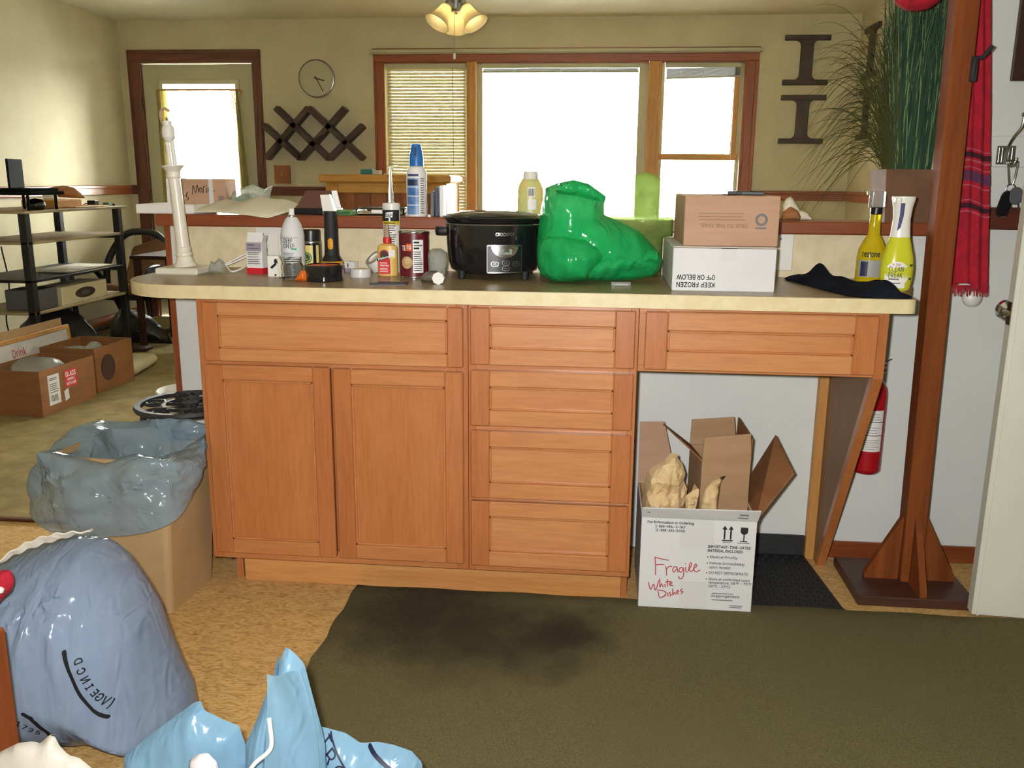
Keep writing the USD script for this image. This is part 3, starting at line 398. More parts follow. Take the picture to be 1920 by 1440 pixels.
t = thing('tape_roll', 'clear packing tape roll lying flat on the counter', 'tape', (-.708, 2.60, CT)); part(t, 'tape', lathe([(.018, 0), (.030, 0), (.031, .002), (.031, .022), (.030, .024), (.018, .024), (.018, 0)], 36), 'tape'); part(t, 'core', lathe([(.0155, 0), (.018, 0), (.018, .024), (.0155, .024), (.0155, 0)], 32), 'card_pink')
tt = lambda m: rot(rot(m, 26, 'x'), -34, 'y')
t = thing('tape_roll', 'thick white tape roll leaning up with its grey face showing', 'tape', (-.69, 2.735, CT + .034)); part(t, 'tape', tt(lathe([(.019, -.017), (.033, -.017), (.033, .017), (.019, .017), (.019, -.017)], 40)), 'white_matte'); part(t, 'side_face', tt(lathe([(.021, .0165), (.0325, .0165), (.0325, .0182), (.021, .0182), (.021, .0165)], 40)), 'tape_grey'); part(t, 'core', tt(cyl(.0185, -.016, .012, 32)), 'paper')
t = thing('glue_bottle', 'yellow glue bottle with a red cap and red label', 'bottle', (-.637, 2.65, CT)); g_ = lambda pr, n=36: lathe(pr, n, 1, .55)
part(t, 'body', g_([(0, 0), (.029, 0), (.031, .004), (.0305, .05), (.031, .08), (.029, .089), (.018, .094), (.011, .096), (0, .096)]), 'glue_bottle'); part(t, 'cap', cyl(.0125, .096, .114, 24), 'glue_red'); part(t, 'nozzle', lathe([(.008, .113), (.006, .13), (.0035, .152), (0, .153)], 20), 'card_pink')
fr_ = lambda poly, y=-.0175: xz(ext(poly, .0006), y)
part(t, 'red_label', fr_(Polygon([(-.024, .006), (.012, .006), (.012, .058), (-.024, .046)])), 'glue_red'); part(t, 'emblem', fr_(Point(-.006, .064).buffer(.0115)), 'dark_brown'); part(t, 'emblem_rim', fr_(Point(-.006, .064).buffer(.0145).difference(Point(-.006, .064).buffer(.0118))), 'glue_red'); part(t, 'name_band', fr_(Polygon([(-.028, .043), (.016, .056), (.016, .066), (-.028, .053)]), -.018), 'ink'); part(t, 'lettering', xz(mv(txt('Titebond', .0065, .04, True), 0, 0).apply_transform(trimesh.transformations.rotation_matrix(math.radians(16.5), (0, 0, 1))).apply_translation((-.006, .0515, 0)), -.0187), 'ink_white'); part(t, 'print', xz(cat(mv(txt('Wood Glue', .0055, .026, True), -.006, .029), bars(-.02, .01, [.012, .017, .022, .038], .002, 5)), -.0182), 'ink_white'); part(t, 'price_tag', fr_(sbox(.008, .054, .027, .078), -.0183), 'label_white'); part(t, 'price_band', fr_(sbox(.008, .052, .027, .058), -.0186), 'yellow_label')
t = thing('caulk_tube', 'tall caulking tube with a black DAP label and a white nozzle', 'caulk tube', (-.645, 2.745, CT)); R = .0265
part(t, 'body', lathe([(0, 0), (.0255, 0), (.0265, .003), (.0265, .208), (.025, .212), (.009, .213), (0, .213)], 36), 'white_plastic'); part(t, 'nozzle', lathe([(.0085, .212), (.0075, .235), (.004, .30), (.0025, .318), (0, .319)], 20), 'clear_plastic'); part(t, 'nozzle_cap', lathe([(0, .315), (.0085, .316), (.0085, .319), (.003, .322), (0, .322)], 16), 'white_plastic'); part(t, 'black_label', patch(R, -.034, .034, .158, .192), 'ink'); part(t, 'yellow_band', patch(R, -.034, .034, .148, .158), 'yellow_band'); part(t, 'logo_panel', wrap(mv(ext(Polygon([(-.012, -.009), (.010, -.006), (.012, .010), (-.010, .008)]), .0006), -.001, .176), R + .0007), 'ink_white'); part(t, 'lettering', wrap(mv(txt('DAP', .010, .018, True, .0005), -.001, .171), R + .0015), 'ink'); part(t, 'logo_stem', patch(R + .0007, -.002, .003, .158, .168), 'ink_white'); part(t, 'print', cat(*[wrap(bars(-.022, .022, [z], .0035, i, ragged=.35), R) for i, z in enumerate(np.arange(.02, .145, .0068))]), 'ink_grey', kind='stuff'); part(t, 'band_print', wrap(bars(-.02, .02, [.151], .003, 3), R + .0007), 'ink')
t = thing('food_can', 'maroon cardboard food can with a metal rim and nutrition panel', 'can', (-.5505, 2.622, CT)); R = .0435
part(t, 'body', lathe([(0, .003), (.0435, .003), (.0435, .131), (0, .131)], 48), 'maroon_label'); 
for a, b2 in ((.0, .006), (.129, .136)): part(t, 'rim', lathe([(.0405, a), (.0445, a + .001), (.045, (a + b2) / 2), (.0445, b2 - .001), (.0405, b2), (.039, b2 - .004), (0, b2 - .005)], 48), 'chrome')
part(t, 'nutrition_panel', patch(R, .006, .038, .016, .112), 'label_white'); part(t, 'print', wrap(cat(bars(.009, .035, [.022, .028, .034, .046, .052, .058, .064, .07, .076], .0018, 4), bars(.009, .036, [.04, .094], .003, 1, ragged=.02), bars(.009, .03, [.085, .102], .005, 2)), R + .0007), 'ink'); part(t, 'orange_panel', patch(R, -.014, .003, .080, .101), 'orange_card'); part(t, 'lettering', cat(wrap(mv(txt('TE', .014, .014, True), -.0225, .081), R), wrap(mv(txt('TO', .010, .012, True), -.0055, .085), R + .0007)), 'ink_white'); part(t, 'bowl_picture', wrap(mv(ext(Polygon(arcp(0, 0, .018, 0, 360, 28)).buffer(0), .0008), -.013, .046), R), 'cream_food'); part(t, 'swirl', wrap(mv(strokes([[(-.008, .004), (-.002, .010), (.006, .008), (.008, .001), (.002, -.003), (-.004, 0), (.001, .005)]], .0022), -.012, .046), R + .001), 'kraft')
mm, ff = pillow([(-.5, .979), (-.498, .994), (-.484, 1.003), (-.46, 1.003), (-.444, .992), (-.441, .964), (-.446, .929), (-.45, .916), (-.49, .916), (-.498, .935)], 2.575, .022, .006, .006, 40, 4, 1); solo('plastic_cup_bag', mm, 'bag_clear', 'smoky crumpled plastic bag standing beside the slow cooker', 'bag', True)
t = thing('hose_fitting', 'pinkish wrapped fitting with a white octagonal cap on the counter front', 'fitting', (-.458, 2.475, CT)); mm, ff = pillow([(-.045, .001), (-.048, .015), (-.03, .03), (-.005, .034), (.01, .026), (.015, .001)], .02, .02, .006, .006, 50, 5, 1); part(t, 'wrap', mm, 'smoke_plastic', True); part(t, 'cap', rot(lathe([(0, 0), (.0165, 0), (.0175, .003), (.0175, .02), (0, .02)], 8), 90, 'x').apply_translation((.012, -.012, .0165)), 'white_plastic', False)
t = thing('card_stack', 'flat dark cards lying at the counter edge before the glue bottle', 'cards', (-.585, 2.425, CT)); part(t, 'card', rot(bx(-.05, .05, -.03, .03, 0, .0012), 14, 'z'), 'ink_grey'); part(t, 'card', rot(bx(-.042, .042, -.027, .027, .0013, .0035), 4, 'z').apply_translation((.012, .006, 0)), 'ink_navy')
c = thing('slow_cooker', 'black oval slow cooker with a digital panel', 'slow cooker', (-.318, 2.672, CT)); a_, b_ = .142, .125
ov = lambda pr: lathe(pr, 72, 1, b_ / a_)
part(c, 'body', ov([(0, .018), (.115, .018), (.128, .026), (.136, .05), (.141, .10), (.1425, .155), (.1435, .158), (.142, .161), (0, .161)]), 'black_gloss', 40); part(c, 'rim_line', ov([(.1425, .156), (.1445, .1575), (.1425, .160)]), 'steel'); part(c, 'pot_rim', ov([(.138, .160), (.150, .172), (.152, .177), (.148, .181), (.13, .178), (.12, .15), (0, .13)]), 'black_gloss', 40); part(c, 'lid', ov([(.142, .181), (.138, .185), (.1, .193), (.05, .197), (0, .198)]), 'clear_glass', True)
for s_ in (-1, 1): part(c, 'handle', hull(np.vstack([lathe([(0, -.012), (.03, -.012), (.034, 0), (.03, .012), (0, .012)], 20, .55, 1).vertices + [s_ * k, 0, .135] for k in (.135, .158)])), 'black_plastic')
for x, y in ((-.085, -.075), (.1, -.075), (-.085, .08), (.1, .08)): part(c, 'foot', cyl(.011, 0, .026, 16).apply_translation((x, y, 0)), 'black_rubber')
cw = lambda m, dx=0, dz=0: wrap(mv(m, dx, dz), .1415, 1, b_ / a_)
px_ = .048; fo = ext(sbox(-.05, .026, .05, .100).buffer(.004), .0012)
part(c, 'control_panel', cw(fo, px_), 'black_plastic'); part(c, 'panel_frame', cw(mv(ext(sbox(-.049, .027, .049, .099).buffer(.004).difference(sbox(-.049, .027, .049, .099).buffer(.0015)), .002), 0, 0), px_), 'steel'); part(c, 'display_plate', cw(ext(Polygon(arcp(0, .099, .040, 180, 360, 24)).buffer(0), .0018).apply_transform(np.diag([1, .82, 1, 1])).apply_translation((0, .018, 0)), px_), 'chrome'); part(c, 'display', cw(ext(sbox(-.014, .076, .02, .091), .0024), px_), 'screen')
for x, z in ((-.03, .049), (.002, .052), (.002, .036), (.034, .049)): part(c, 'button', cw(ext(sbox(x - .005, z - .001, x + .005, z + .001).buffer(.006).difference(sbox(x - .005, z - .001, x + .005, z + .001).buffer(.0043)), .002), px_), 'steel'); part(c, 'button_mark', cw(ext(sbox(x - .0045, z - .001, x + .0045, z + .001), .002), px_), 'steel')
part(c, 'lettering', cw(txt('CROCKPOT', .0095, .055, False, .0008), .048, .128), 'steel')
# green shopping bag: two lobes joined, folded top
pg = [(-.128, .916), (-.159, .922), (-.178, .949), (-.183, 1.002), (-.179, 1.062), (-.171, 1.129), (-.16, 1.178), (-.126, 1.191), (-.081, 1.2), (-.036, 1.189), (-.006, 1.165), (.011, 1.156), (.006, 1.131), (.008, 1.103), (.049, 1.087), (.102, 1.063), (.148, 1.019), (.177, .978), (.17, .951), (.152, .932), (.1, .922), (.009, .917), (-.036, .916), (-.082, .916)]
t = thing('plastic_bag', 'glossy green plastic shopping bag slumped beside the slow cooker', 'bag'); mm, ff = pillow(pg, 2.585, .085, .007, .03, 16, 21, .8, .62, None, (1, 1, .55)); part(t, 'body', mm, 'bag_green', 24)
mm, ff2 = pillow([(-.13, .916), (-.168, .935), (-.178, .975), (-.178, 1.02), (-.165, 1.05), (-.10, 1.062), (-.045, 1.05), (.005, 1.028), (.022, .995), (.0, .955), (-.034, .922), (-.078, .916)], 2.54, .075, .007, .028, 18, 33, .5, .62, None, (1, 1, .6)); part(t, 'front_lobe', mm, 'bag_green', 24)
mm, ff2 = pillow([(-.13, 1.165), (-.12, 1.19), (-.08, 1.2), (-.035, 1.188), (.011, 1.157), (.002, 1.14), (-.06, 1.155)], 2.515, .02, .006, .02, 30, 35, 1); part(t, 'folded_top', mm, 'bag_green', 24); part(t, 'lower_fold', thick(sheet_grid(lambda u, v: np.stack([-.03 + .19 * u, 2.50 + .05 * u - .02 * np.sin(v * 3), .93 + .045 * u + .05 * v * (1 - .3 * u) + .004 * np.sin(u * 30)], -1), 30, 8), .001), 'bag_green', 24)
mm, ff = pillow([(.06, .916), (.03, .99), (.012, 1.071), (.008, 1.147), (.017, 1.178), (.032, 1.2), (.071, 1.209), (.126, 1.225), (.165, 1.213), (.19, 1.195), (.212, 1.18), (.235, 1.174), (.238, 1.168), (.216, 1.165), (.216, 1.036), (.187, 1.033), (.187, .916)], 2.765, .04, .008, .03, 18, 9, .8); solo('plastic_bag', mm, 'bag_lime', 'translucent lime plastic bag behind the glossy green one', 'bag', True)
t = thing('plastic_clip', 'small clear plastic strip on the counter before the green bag', 'clip', (.06, 2.49, CT)); part(t, 'strip', bx(-.027, .027, -.006, .006, 0, .011, .001), 'clear_plastic'); part(t, 'insert', bx(-.02, .02, -.007, -.0062, .003, .007), 'tape_grey')
# the two boxes
t = thing('frozen_food_box', 'white cardboard box with upside down KEEP FROZEN print under a brown box', 'box', (.327, 2.60, CT)); part(t, 'carton', bx(-.135, .133, -.195, .195, 0, .117, .002), 'card_white'); up_ = lambda m: rot(m, 180, 'z')
part(t, 'lettering', xz(cat(mv(up_(txt('KEEP FROZEN', .0125, .1, True)), -.073, .023), mv(up_(txt('0°F OR BELOW', .0125, .1, True)), -.073, .043)), -.195), 'ink'); part(t, 'tape', bx(-.01, .03, -.1956, -.19, .08, .1175), 'tape'); part(t, 'seam', bx(-.134, .132, -.1956, -.1945, .113, .115), 'ink_tan')
t = thing('shipping_box', 'brown cardboard box with upside down TRUE TO THE TRAIL print', 'box', (.3415, 2.60, CT + .1175)); part(t, 'carton', bx(-.122, .124, -.165, .16, 0, .131, .002), 'card_pink')
part(t, 'lettering', xz(mv(up_(txt('TRUE TO THE TRAIL', .009, .125, True)), -.018, .058), -.165), 'ink_tan'); part(t, 'print', xz(bars(-.085, .045, [.068, .076, .084], .002, 3), -.165), 'ink_tan', kind='stuff'); lg = Point(0, 0).buffer(.016).difference(Point(0, 0).buffer(.010)); part(t, 'logo', xz(ext(unary_union([affinity.translate(lg, .078, .07), sbox(.063, .046, .092, .050)]), .0005), -.165), 'ink_grey')
t = thing('tablet', 'flat black slab lying on top of the brown cardboard box', 'tablet', (.39, 2.6, CT + .249)); part(t, 'slab', bx(-.048, .048, -.06, .06, 0, .010, .002), 'black_plastic'); part(t, 'edge_trim', bx(-.01, .0485, -.0605, -.055, .002, .008), 'grey_plastic')
# navy cloth
def cloth(u, v):
    fx = np.interp(u, [0, .12, .3, .5, .7, .85, 1], [.551, .585, .63, .68, .725, .755, .79]); fyb = np.interp(u, [0, .12, .3, .5, .7, .85, 1], [2.735, 2.76, 2.74, 2.66, 2.56, 2.46, 2.36]); fyf = np.interp(u, [0, .12, .3, .5, .7, .85, 1], [2.70, 2.60, 2.47, 2.345, 2.312, 2.314, 2.325]); fxf = np.interp(u, [0, .12, .3, .5, .7, .85, 1], [.551, .575, .60, .635, .69, .74, .785])
    x = fx * v + fxf * (1 - v); y = fyb * v + fyf * (1 - v); e = np.clip(np.minimum(np.minimum(u, 1 - u) * 7, np.minimum(v, 1 - v) * 4), 0, 1)
    z = CT + .003 + e * (.012 + .03 * meshkit.noise(np.stack([x * 22, y * 12, x * 0], -1), 4) ** 1.5 + .022 * np.exp(-((u - .34) / .07) ** 2) * v); over = np.clip((2.32 - y) * 1.2, 0, 1); return np.stack([x, y, z - over * .012], -1)
solo('folded_cloth', thick(sheet_grid(cloth, 60, 26), .004), 'navy_cloth', 'dark navy cloth crumpled on the right end of the counter', 'cloth', True)
# cleaner bottles
t = thing('cleaner_bottle', 'yellow spray bottle with white trigger head lettered CLEAN FREAK', 'bottle', (.802, 2.52, CT)); ob = lambda pr, n=40: lathe(pr, n, 1, .7)
part(t, 'body', ob([(0, 0), (.034, 0), (.039, .005), (.043, .035), (.0435, .06), (.040, .09), (.031, .125), (.0265, .142), (0, .143)]), 'liquid_bright', 40); part(t, 'trigger_head', hull(np.vstack([lathe([(0, .1425), (.0265, .1425), (.0245, .165), (0, .165)], 28, 1, .8).vertices])), 'white_plastic'); part(t, 'head_grip', lathe([(.0245, .163), (.0225, .19), (.025, .22), (.0305, .246), (.029, .25), (0, .251)], 32, 1, .85), 'white_plastic', 40)
part(t, 'nozzle', hull(np.vstack([lathe([(0, .236), (.008, .236), (.008, .246), (0, .246)], 12).vertices + [-.022, k, 0] for k in (-.03, -.012)])), 'white_plastic')
part(t, 'label', wrap(ext(unary_union([Point(-.008, .045).buffer(.034), sbox(-.04, .008, .016, .05)]).intersection(sbox(-.045, .008, .03, .1)), .0006), .0425, 1, .7), 'label_white'); part(t, 'lettering', cat(wrap(mv(txt('CLEAN', .0125, .038, False), -.01, .053), .0432, 1, .7), wrap(mv(txt('FREAK', .0125, .036, False), -.011, .037), .0432, 1, .7)), 'ink_blue'); part(t, 'print', wrap(cat(bars(-.028, .008, [.03], .004, 2), bars(-.026, .006, [.020], .003, 3)), .0432, 1, .7), 'ink_grey'); part(t, 'red_print', wrap(mv(txt('Mr. Clean', .005, .02, True), -.01, .069), .0425, 1, .7), 'ink_red'); part(t, 'head_label', wrap(ext(Polygon([(-.016, .160), (-.008, .168), (-.003, .2), (-.002, .236), (-.013, .238), (-.013, .2)]), .0006), .027, 1, .85), 'ink_blue'); part(t, 'side_print', wrap(mv(bars(.028, .042, [.03, .042, .054, .066], .006, 6), 0, 0), .0425, 1, .7), 'dark_green')
t = thing('cleaner_bottle', 'amber yellow bottle with a clear sprayer behind the white trigger bottle', 'bottle', (.782, 2.685, CT)); part(t, 'body', lathe([(0, 0), (.039, 0), (.042, .004), (.042, .075), (.039, .098), (.026, .125), (.017, .14), (.0155, .175), (.0155, .2), (0, .2)], 40, 1, .8), 'liquid_yellow', 40); part(t, 'label', patch(.042, -.048, .03, .02, .068, 1, .8), 'tape_grey'); part(t, 'label_box', patch(.0427, -.04, -.018, .022, .064, 1, .8), 'ink_navy'); part(t, 'lettering', wrap(mv(txt('restone', .016, .05, True), -.012, .078), .0425, 1, .8), 'ink'); part(t, 'collar', cyl(.0165, .196, .217, 24), 'black_plastic'); part(t, 'sprayer', cat(hull(np.vstack([cyl(.011, .216, .262, 16).vertices + [k, 0, 0] for k in (-.012, .012)])), bx(-.03, -.012, -.006, .006, .25, .262, .002)), 'clear_plastic')

# ------------------------------------------------------------------ on the half wall cap
CP = 1.083
t = thing('foam_tray', 'long white foam tray sticking out over the left end of the half wall', 'tray', (-1.405, 2.90, CP)); part(t, 'tray', minus(bx(-.095, .1, -.1, .085, 0, .03, .003), bx(-.085, .09, -.09, .075, .022, .1)), 'white_matte', False)
t = thing('cardboard_carton', 'small cardboard box with handwriting standing on the foam tray', 'box', (-1.341, 2.95, CP + .022)); part(t, 'carton', bx(-.10, .102, -.045, .045, 0, .088, .002), 'card_pink'); part(t, 'white_end', bx(-.1005, -.07, -.0455, .0455, 0, .0885), 'label_white'); part(t, 'tape', bx(.045, .06, -.0456, -.04, 0, .0885), 'tape'); part(t, 'barcode', xz(cat(*[bx(.078 + .0022 * i, .0792 + .0022 * i, .012, .034, 0, .0006) for i in range(9)]), -.045), 'ink_grey', kind='stuff'); part(t, 'side_print', xz(rot(txt('W-208', .007, .03, True), 90, 'z'), -.0455).apply_translation((-.083, 0, .03)), 'ink')
part(t, 'handwriting', xz(strokes([[(-.035, .035), (-.028, .045), (-.034, .032), (-.026, .026), (-.033, .018)], [(-.012, .038), (-.008, .066), (0, .044), (.006, .068), (.010, .044)], [(.018, .044), (.012, .052), (.018, .060), (.021, .05), (.022, .045)], [(.026, .044), (.027, .062), (.033, .063)], [(.037, .058), (.037, .046), (.04, .046)], [(.037, .066), (.038, .067)], [(.044, .053), (.05, .056), (.046, .062), (.042, .053), (.048, .046), (.064, .05)]], .0022), -.045), 'ink')
def sheet_(u, v):
    x = -1.315 + .34 * u - .05 * (1 - v) * np.sin(u * 3.1); yb = 2.93 - .07 * u; yf = np.interp(u, [0, .35, .6, .8, 1], [2.80, 2.80, 2.782, 2.772, 2.80]); y = yf + (yb - yf) * v
    zb = np.interp(u, [0, .2, .4, .6, .8, 1], [1.112, 1.126, 1.124, 1.138, 1.132, 1.116]); zf = np.interp(u, [0, .3, .5, .7, .85, 1], [1.089, 1.09, 1.089, 1.083, 1.074, 1.098]); w = np.clip(v, 0, 1)
    return np.stack([x, y, zf + (zb - zf) * w ** .7 + .003 * np.sin(u * 17 + v * 5) * w], -1)
solo('paper_sheet', thick(sheet_grid(sheet_, 40, 16), .0012), 'paper', 'crumpled cream paper sheet draped over the half wall cap', 'paper', True)
t = thing('produce_bag', 'clear plastic bag of green herbs behind the cream paper', 'bag'); mm, ff = pillow([(-1.246, 1.095), (-1.246, 1.13), (-1.226, 1.155), (-1.198, 1.165), (-1.16, 1.178), (-1.133, 1.166), (-1.119, 1.161), (-1.09, 1.178), (-1.105, 1.131), (-1.12, 1.09)], 2.945, .035, .007, .012, 30, 14, .9); part(t, 'bag', mm, 'bag_clear', 24); mm, ff = pillow([(-1.24, 1.092), (-1.23, 1.13), (-1.2, 1.145), (-1.16, 1.15), (-1.13, 1.125), (-1.13, 1.092)], 2.95, .025, .007, .01, 50, 15, .7); part(t, 'herbs', mm, 'green_item', True, kind='stuff')
t = thing('brown_box', 'dark brown box with sloping sides behind the flashlight', 'box', (-.915, 2.935, CP)); part(t, 'body', hull([(-.085, -.04, .02), (.045, -.04, .02), (-.085, .04, .02), (.045, .04, .02), (-.05, -.03, .076), (.035, -.03, .076), (-.05, .03, .076), (.035, .03, .076)]), 'brown_box', False); part(t, 'base_slab', bx(-.11, .05, -.045, .045, 0, .02, .002), 'black_plastic')
t = thing('herb_package', 'flat green plastic package on the half wall cap', 'package', (-.822, 2.88, CP)); part(t, 'package', bx(-.04, .03, -.04, .04, 0, .016, .003), 'green_item'); part(t, 'clear_edge', bx(-.075, -.04, -.03, .03, 0, .014, .003), 'clear_plastic'); part(t, 'label', bx(-.03, .02, -.0406, -.035, .004, .012), 'dark_green')
t = thing('glass_pan', 'shallow clear glass dish left of the blue spray can on the half wall', 'dish', (-.705, 2.915, CP)); part(t, 'dish', minus(bx(-.085, .075, -.06, .06, 0, .03, .01), bx(-.079, .069, -.054, .054, .005, .1)), 'clear_glass', 40); part(t, 'label', bx(-.03, .02, -.0605, -.058, .008, .018), 'label_white')
t = thing('spray_can', 'blue and white aerosol can with a blue trigger cap on the half wall', 'spray can', (-.586, 2.853, CP)); R = .0325
part(t, 'body', lathe([(0, 0), (.031, 0), (.0325, .003), (.0325, .128), (.030, .142), (.024, .152), (.02, .154), (0, .154)], 40), 'label_white', 40); part(t, 'blue_label', patch(R, -.03, .012, .006, .118), 'blue_label'); part(t, 'label_lines', cat(*[patch(R + .0007, -.03, .012, z, z + .0025) for z in (.034, .062, .09)]), 'ink_white'); part(t, 'top_stripe', patch(R, -.026, .012, .124, .131), 'ink_blue'); part(t, 'picture', patch(R + .0007, -.026, .008, .096, .114), 'ink_navy'); part(t, 'side_print', wrap(bars(.018, .032, np.arange(.01, .115, .007), .003, 8), R), 'ink_grey', kind='stuff'); part(t, 'trigger_cap', hull(np.vstack([lathe([(0, .155), (.023, .155), (.022, .185), (.014, .222), (0, .224)], 24).vertices])), 'blue_cap', 40); part(t, 'cap_slot', bx(-.001, .004, -.024, -.012, .185, .212), 'ink_navy')
for i, (x, h, m_, lb) in enumerate([(-.540, .078, 'grey_plastic', 'grey'), (-.5255, .092, 'ink_navy', 'dark navy'), (-.510, .096, 'label_white', 'white')]):
    t = thing('binder', f'thin {lb} booklet standing right of the blue spray can', 'booklet', (x, 2.90, CP), rz=4, group='booklets beside the blue spray can'); part(t, 'cover', bx(-.0055, .0055, -.05, .05, 0, h, .001), m_); part(t, 'pages', bx(-.004, .004, -.045, .051, .003, h - .003), 'paper')
t = thing('creamer_bottle', 'pale green bottle with a barcode label behind the slow cooker', 'bottle', (-.228, 2.90, CP)); part(t, 'body', lathe([(0, 0), (.038, 0), (.041, .004), (.041, .085), (.036, .1), (.026, .118), (0, .119)], 36, 1, .8), 'creamer_green', 40); part(t, 'cap', lathe([(0, .118), (.025, .118), (.022, .142), (0, .143)], 28), 'white_plastic'); part(t, 'barcode_label', patch(.0415, -.006, .018, .062, .093, 1, .8), 'label_white'); part(t, 'barcode', cat(*[patch(.0422, -.003 + .0024 * i, -.0018 + .0024 * i, .066, .089, 1, .8) for i in range(8)]), 'ink', kind='stuff'); part(t, 'info_label', patch(.0415, -.006, .022, .024, .056, 1, .8), 'label_white')
t = thing('paper_bag', 'small open white paper bag with brown contents right of the stacked boxes', 'bag'); mm, ff = pillow([(.545, 1.084), (.552, 1.128), (.562, 1.15), (.576, 1.157), (.592, 1.139), (.606, 1.117), (.631, 1.107), (.64, 1.096), (.65, 1.084)], 2.86, .02, .006, .008, 26, 17, 1); part(t, 'paper', mm, 'paper', True); mm, ff = pillow([(.548, 1.0845), (.552, 1.11), (.575, 1.127), (.598, 1.113), (.608, 1.095), (.606, 1.0845)], 2.846, .014, .006, .01, 40, 18, 1); part(t, 'contents', mm, 'kraft_dark', 12)
# planter with tall grass
p = thing('potted_grass', 'tall dark green artificial grass in a square brown planter', 'plant', (.918, 2.90, CP)); part(p, 'planter', minus(hull([(-.07, -.08, 0), (.07, -.08, 0), (.07, .06, 0), (-.07, .06, 0), (-.083, -.093, .155), (.083, -.093, .155), (.083, .073, .155), (-.083, .073, .155)]), bx(-.07, .07, -.08, .06, .135, .3)), 'terracotta', False); part(p, 'soil', bx(-.072, .072, -.082, .062, .12, .138), 'soil')
def blade(p0, p1, p2, w, n=9):
    t_ = np.linspace(0, 1, n)[:, None]; c_ = (1 - t_) ** 2 * np.array(p0) + 2 * t_ * (1 - t_) * np.array(p1) + t_ ** 2 * np.array(p2); g_ = np.gradient(c_, axis=0); sd = np.cross(g_, [.3, 1, .2]); sd /= np.linalg.norm(sd, axis=1, keepdims=True) + 1e-9; ww = w * (1 - t_ ** 2 * .85); V = np.vstack([c_ - sd * ww, c_ + sd * ww]); i = np.arange(n - 1); return trimesh.Trimesh(V, np.vstack([np.c_[i, i + 1, i + n], np.c_[i + 1, i + n + 1, i + n]]), process=False)
gr = random.Random(5); bl = []
for k in range(900):
    x, y = gr.uniform(-.055, .055), gr.uniform(-.06, .05); h = gr.uniform(.35, .66); sp = gr.uniform(-1, 1); bl.append(blade((x, y, .13), (x * 1.3 + sp * .012 - .0, y + gr.uniform(-.02, .02), .13 + h * .55), (np.clip(x * 1.35 + sp * .06, -.1, .08), y + gr.uniform(-.05, .05), .13 + h), .0016))
part(p, 'upright_blades', cat(*bl[:720]), 'grass', False, kind='stuff'); part(p, 'pale_blades', cat(*bl[720:]), 'grass_light', False, kind='stuff'); bl = []
for k in range(190):
    x, y = gr.uniform(-.06, -.02), gr.uniform(-.06, .04); r_ = gr.uniform(.08, .30); h = gr.uniform(.14, .5); dz = gr.uniform(.0, .45); q_ = np.array((x - r_ * .35, y - gr.uniform(0, .04), .13 + h * 1.12)); bl.append(blade((x, y, .13), q_, (x - r_, y + gr.uniform(-.08, .05), .13 + h * 1.0 - dz * r_ * 3.2), .0011, 14))
part(p, 'drooping_blades', cat(*bl), 'grass_dry', False, kind='stuff')

# ------------------------------------------------------------------ coat stand, scarf, hooks, extinguisher
s = thing('coat_stand', 'tall dark wooden coat stand on a square board with four braces', 'coat stand', (.957, 2.61, 0))
part(s, 'base_board', bx(-.183, .15, -.14, .14, .0, .03, .003), 'stand_dark', label='dark square base board'); part(s, 'post', rot(bx(-.03, .03, -.032, .032, .03, 1.95, .003), -.9, 'y', (0, 0, .03)), 'stand_wood')
def brace(dx, dy):
    m = xz(ext(Polygon([(0, .03), (.098, .03), (.098, .045), (0, .235)]), .02), .01); return rot(m, math.degrees(math.atan2(dy, dx)), 'z').apply_translation((dx * .033, dy * .036, 0))
for q in ((1, 0), (-1, 0), (0, 1), (0, -1)): part(s, 'brace', brace(*q), 'stand_wood')
for z, x, y, dx in ((1.50, .006, -.035, 1), (1.74, -.05, -.035, -1)): part(s, 'coat_hook', cat(tube([(x, y, z - .03), (x, y - .006, z + .015), (x + dx * .012, y - .02, z + .02), (x + dx * .026, y - .035, z + .045)], .0055, 8, 6), bx(x - .009, x + .009, y - .004, y + .004, z - .04, z + .025, .002)), 'iron')
def scarf(u, v):
    zz = .9 + .9 * v; x0 = np.interp(zz, [.9, .964, 1.263, 1.478, 1.718, 1.8], [1.018, 1.007, .986, .972, .945, .938]); x1 = np.interp(zz, [.9, .935, 1.116, 1.407, 1.717, 1.8], [1.118, 1.114, 1.095, 1.064, 1.026, 1.016]); z0 = .905 + .014 * np.sin(u * 5); return np.stack([x0 + (x1 - x0) * u, 2.70 - .005 * np.cos(u * 19) - .012 * np.sin(u * 3.1), z0 + (1.80 - z0) * v], -1)
t = thing('scarf', 'long red woven scarf with dark woven bands hanging from the coat stand', 'scarf'); part(t, 'cloth', thick(sheet_grid(scarf, 50, 60), .005), 'red_knit', True)
def band(z0, z1, m_):
    def f(u, v): q = scarf(u, (z0 - .905 + (z1 - z0) * v) / .895); q[..., 1] -= .0045; q[..., 2] += .006 * u; return q
    part(t, 'woven_band', thick(sheet_grid(f, 50, 3), .001), m_, True)
mat('band_dark', '3a1020', .9); mat('band_mauve', '6e2c48', .9, '4a2c50', (60, 60, 60)); mat('band_pink', 'b04a5a', .9)
for a, b2, m_ in ((1.262, 1.276, 'band_dark'), (1.25, 1.256, 'band_pink'), (1.282, 1.286, 'band_pink'), (1.196, 1.225, 'band_mauve'), (1.232, 1.236, 'band_pink'), (1.182, 1.186, 'band_pink'), (1.12, 1.134, 'band_dark'), (1.108, 1.113, 'band_pink'), (1.14, 1.144, 'band_pink')): band(a, b2, m_)
g2 = random.Random(3); part(t, 'fringe', cat(*[tube([(1.02 + .0975 * i / 45, 2.695, .912), (1.02 + .0975 * i / 45 + g2.uniform(-.003, .003), 2.69, .888 + g2.uniform(-.01, .008))], .0011, 5) for i in range(46)]), 'red_knit', kind='stuff')
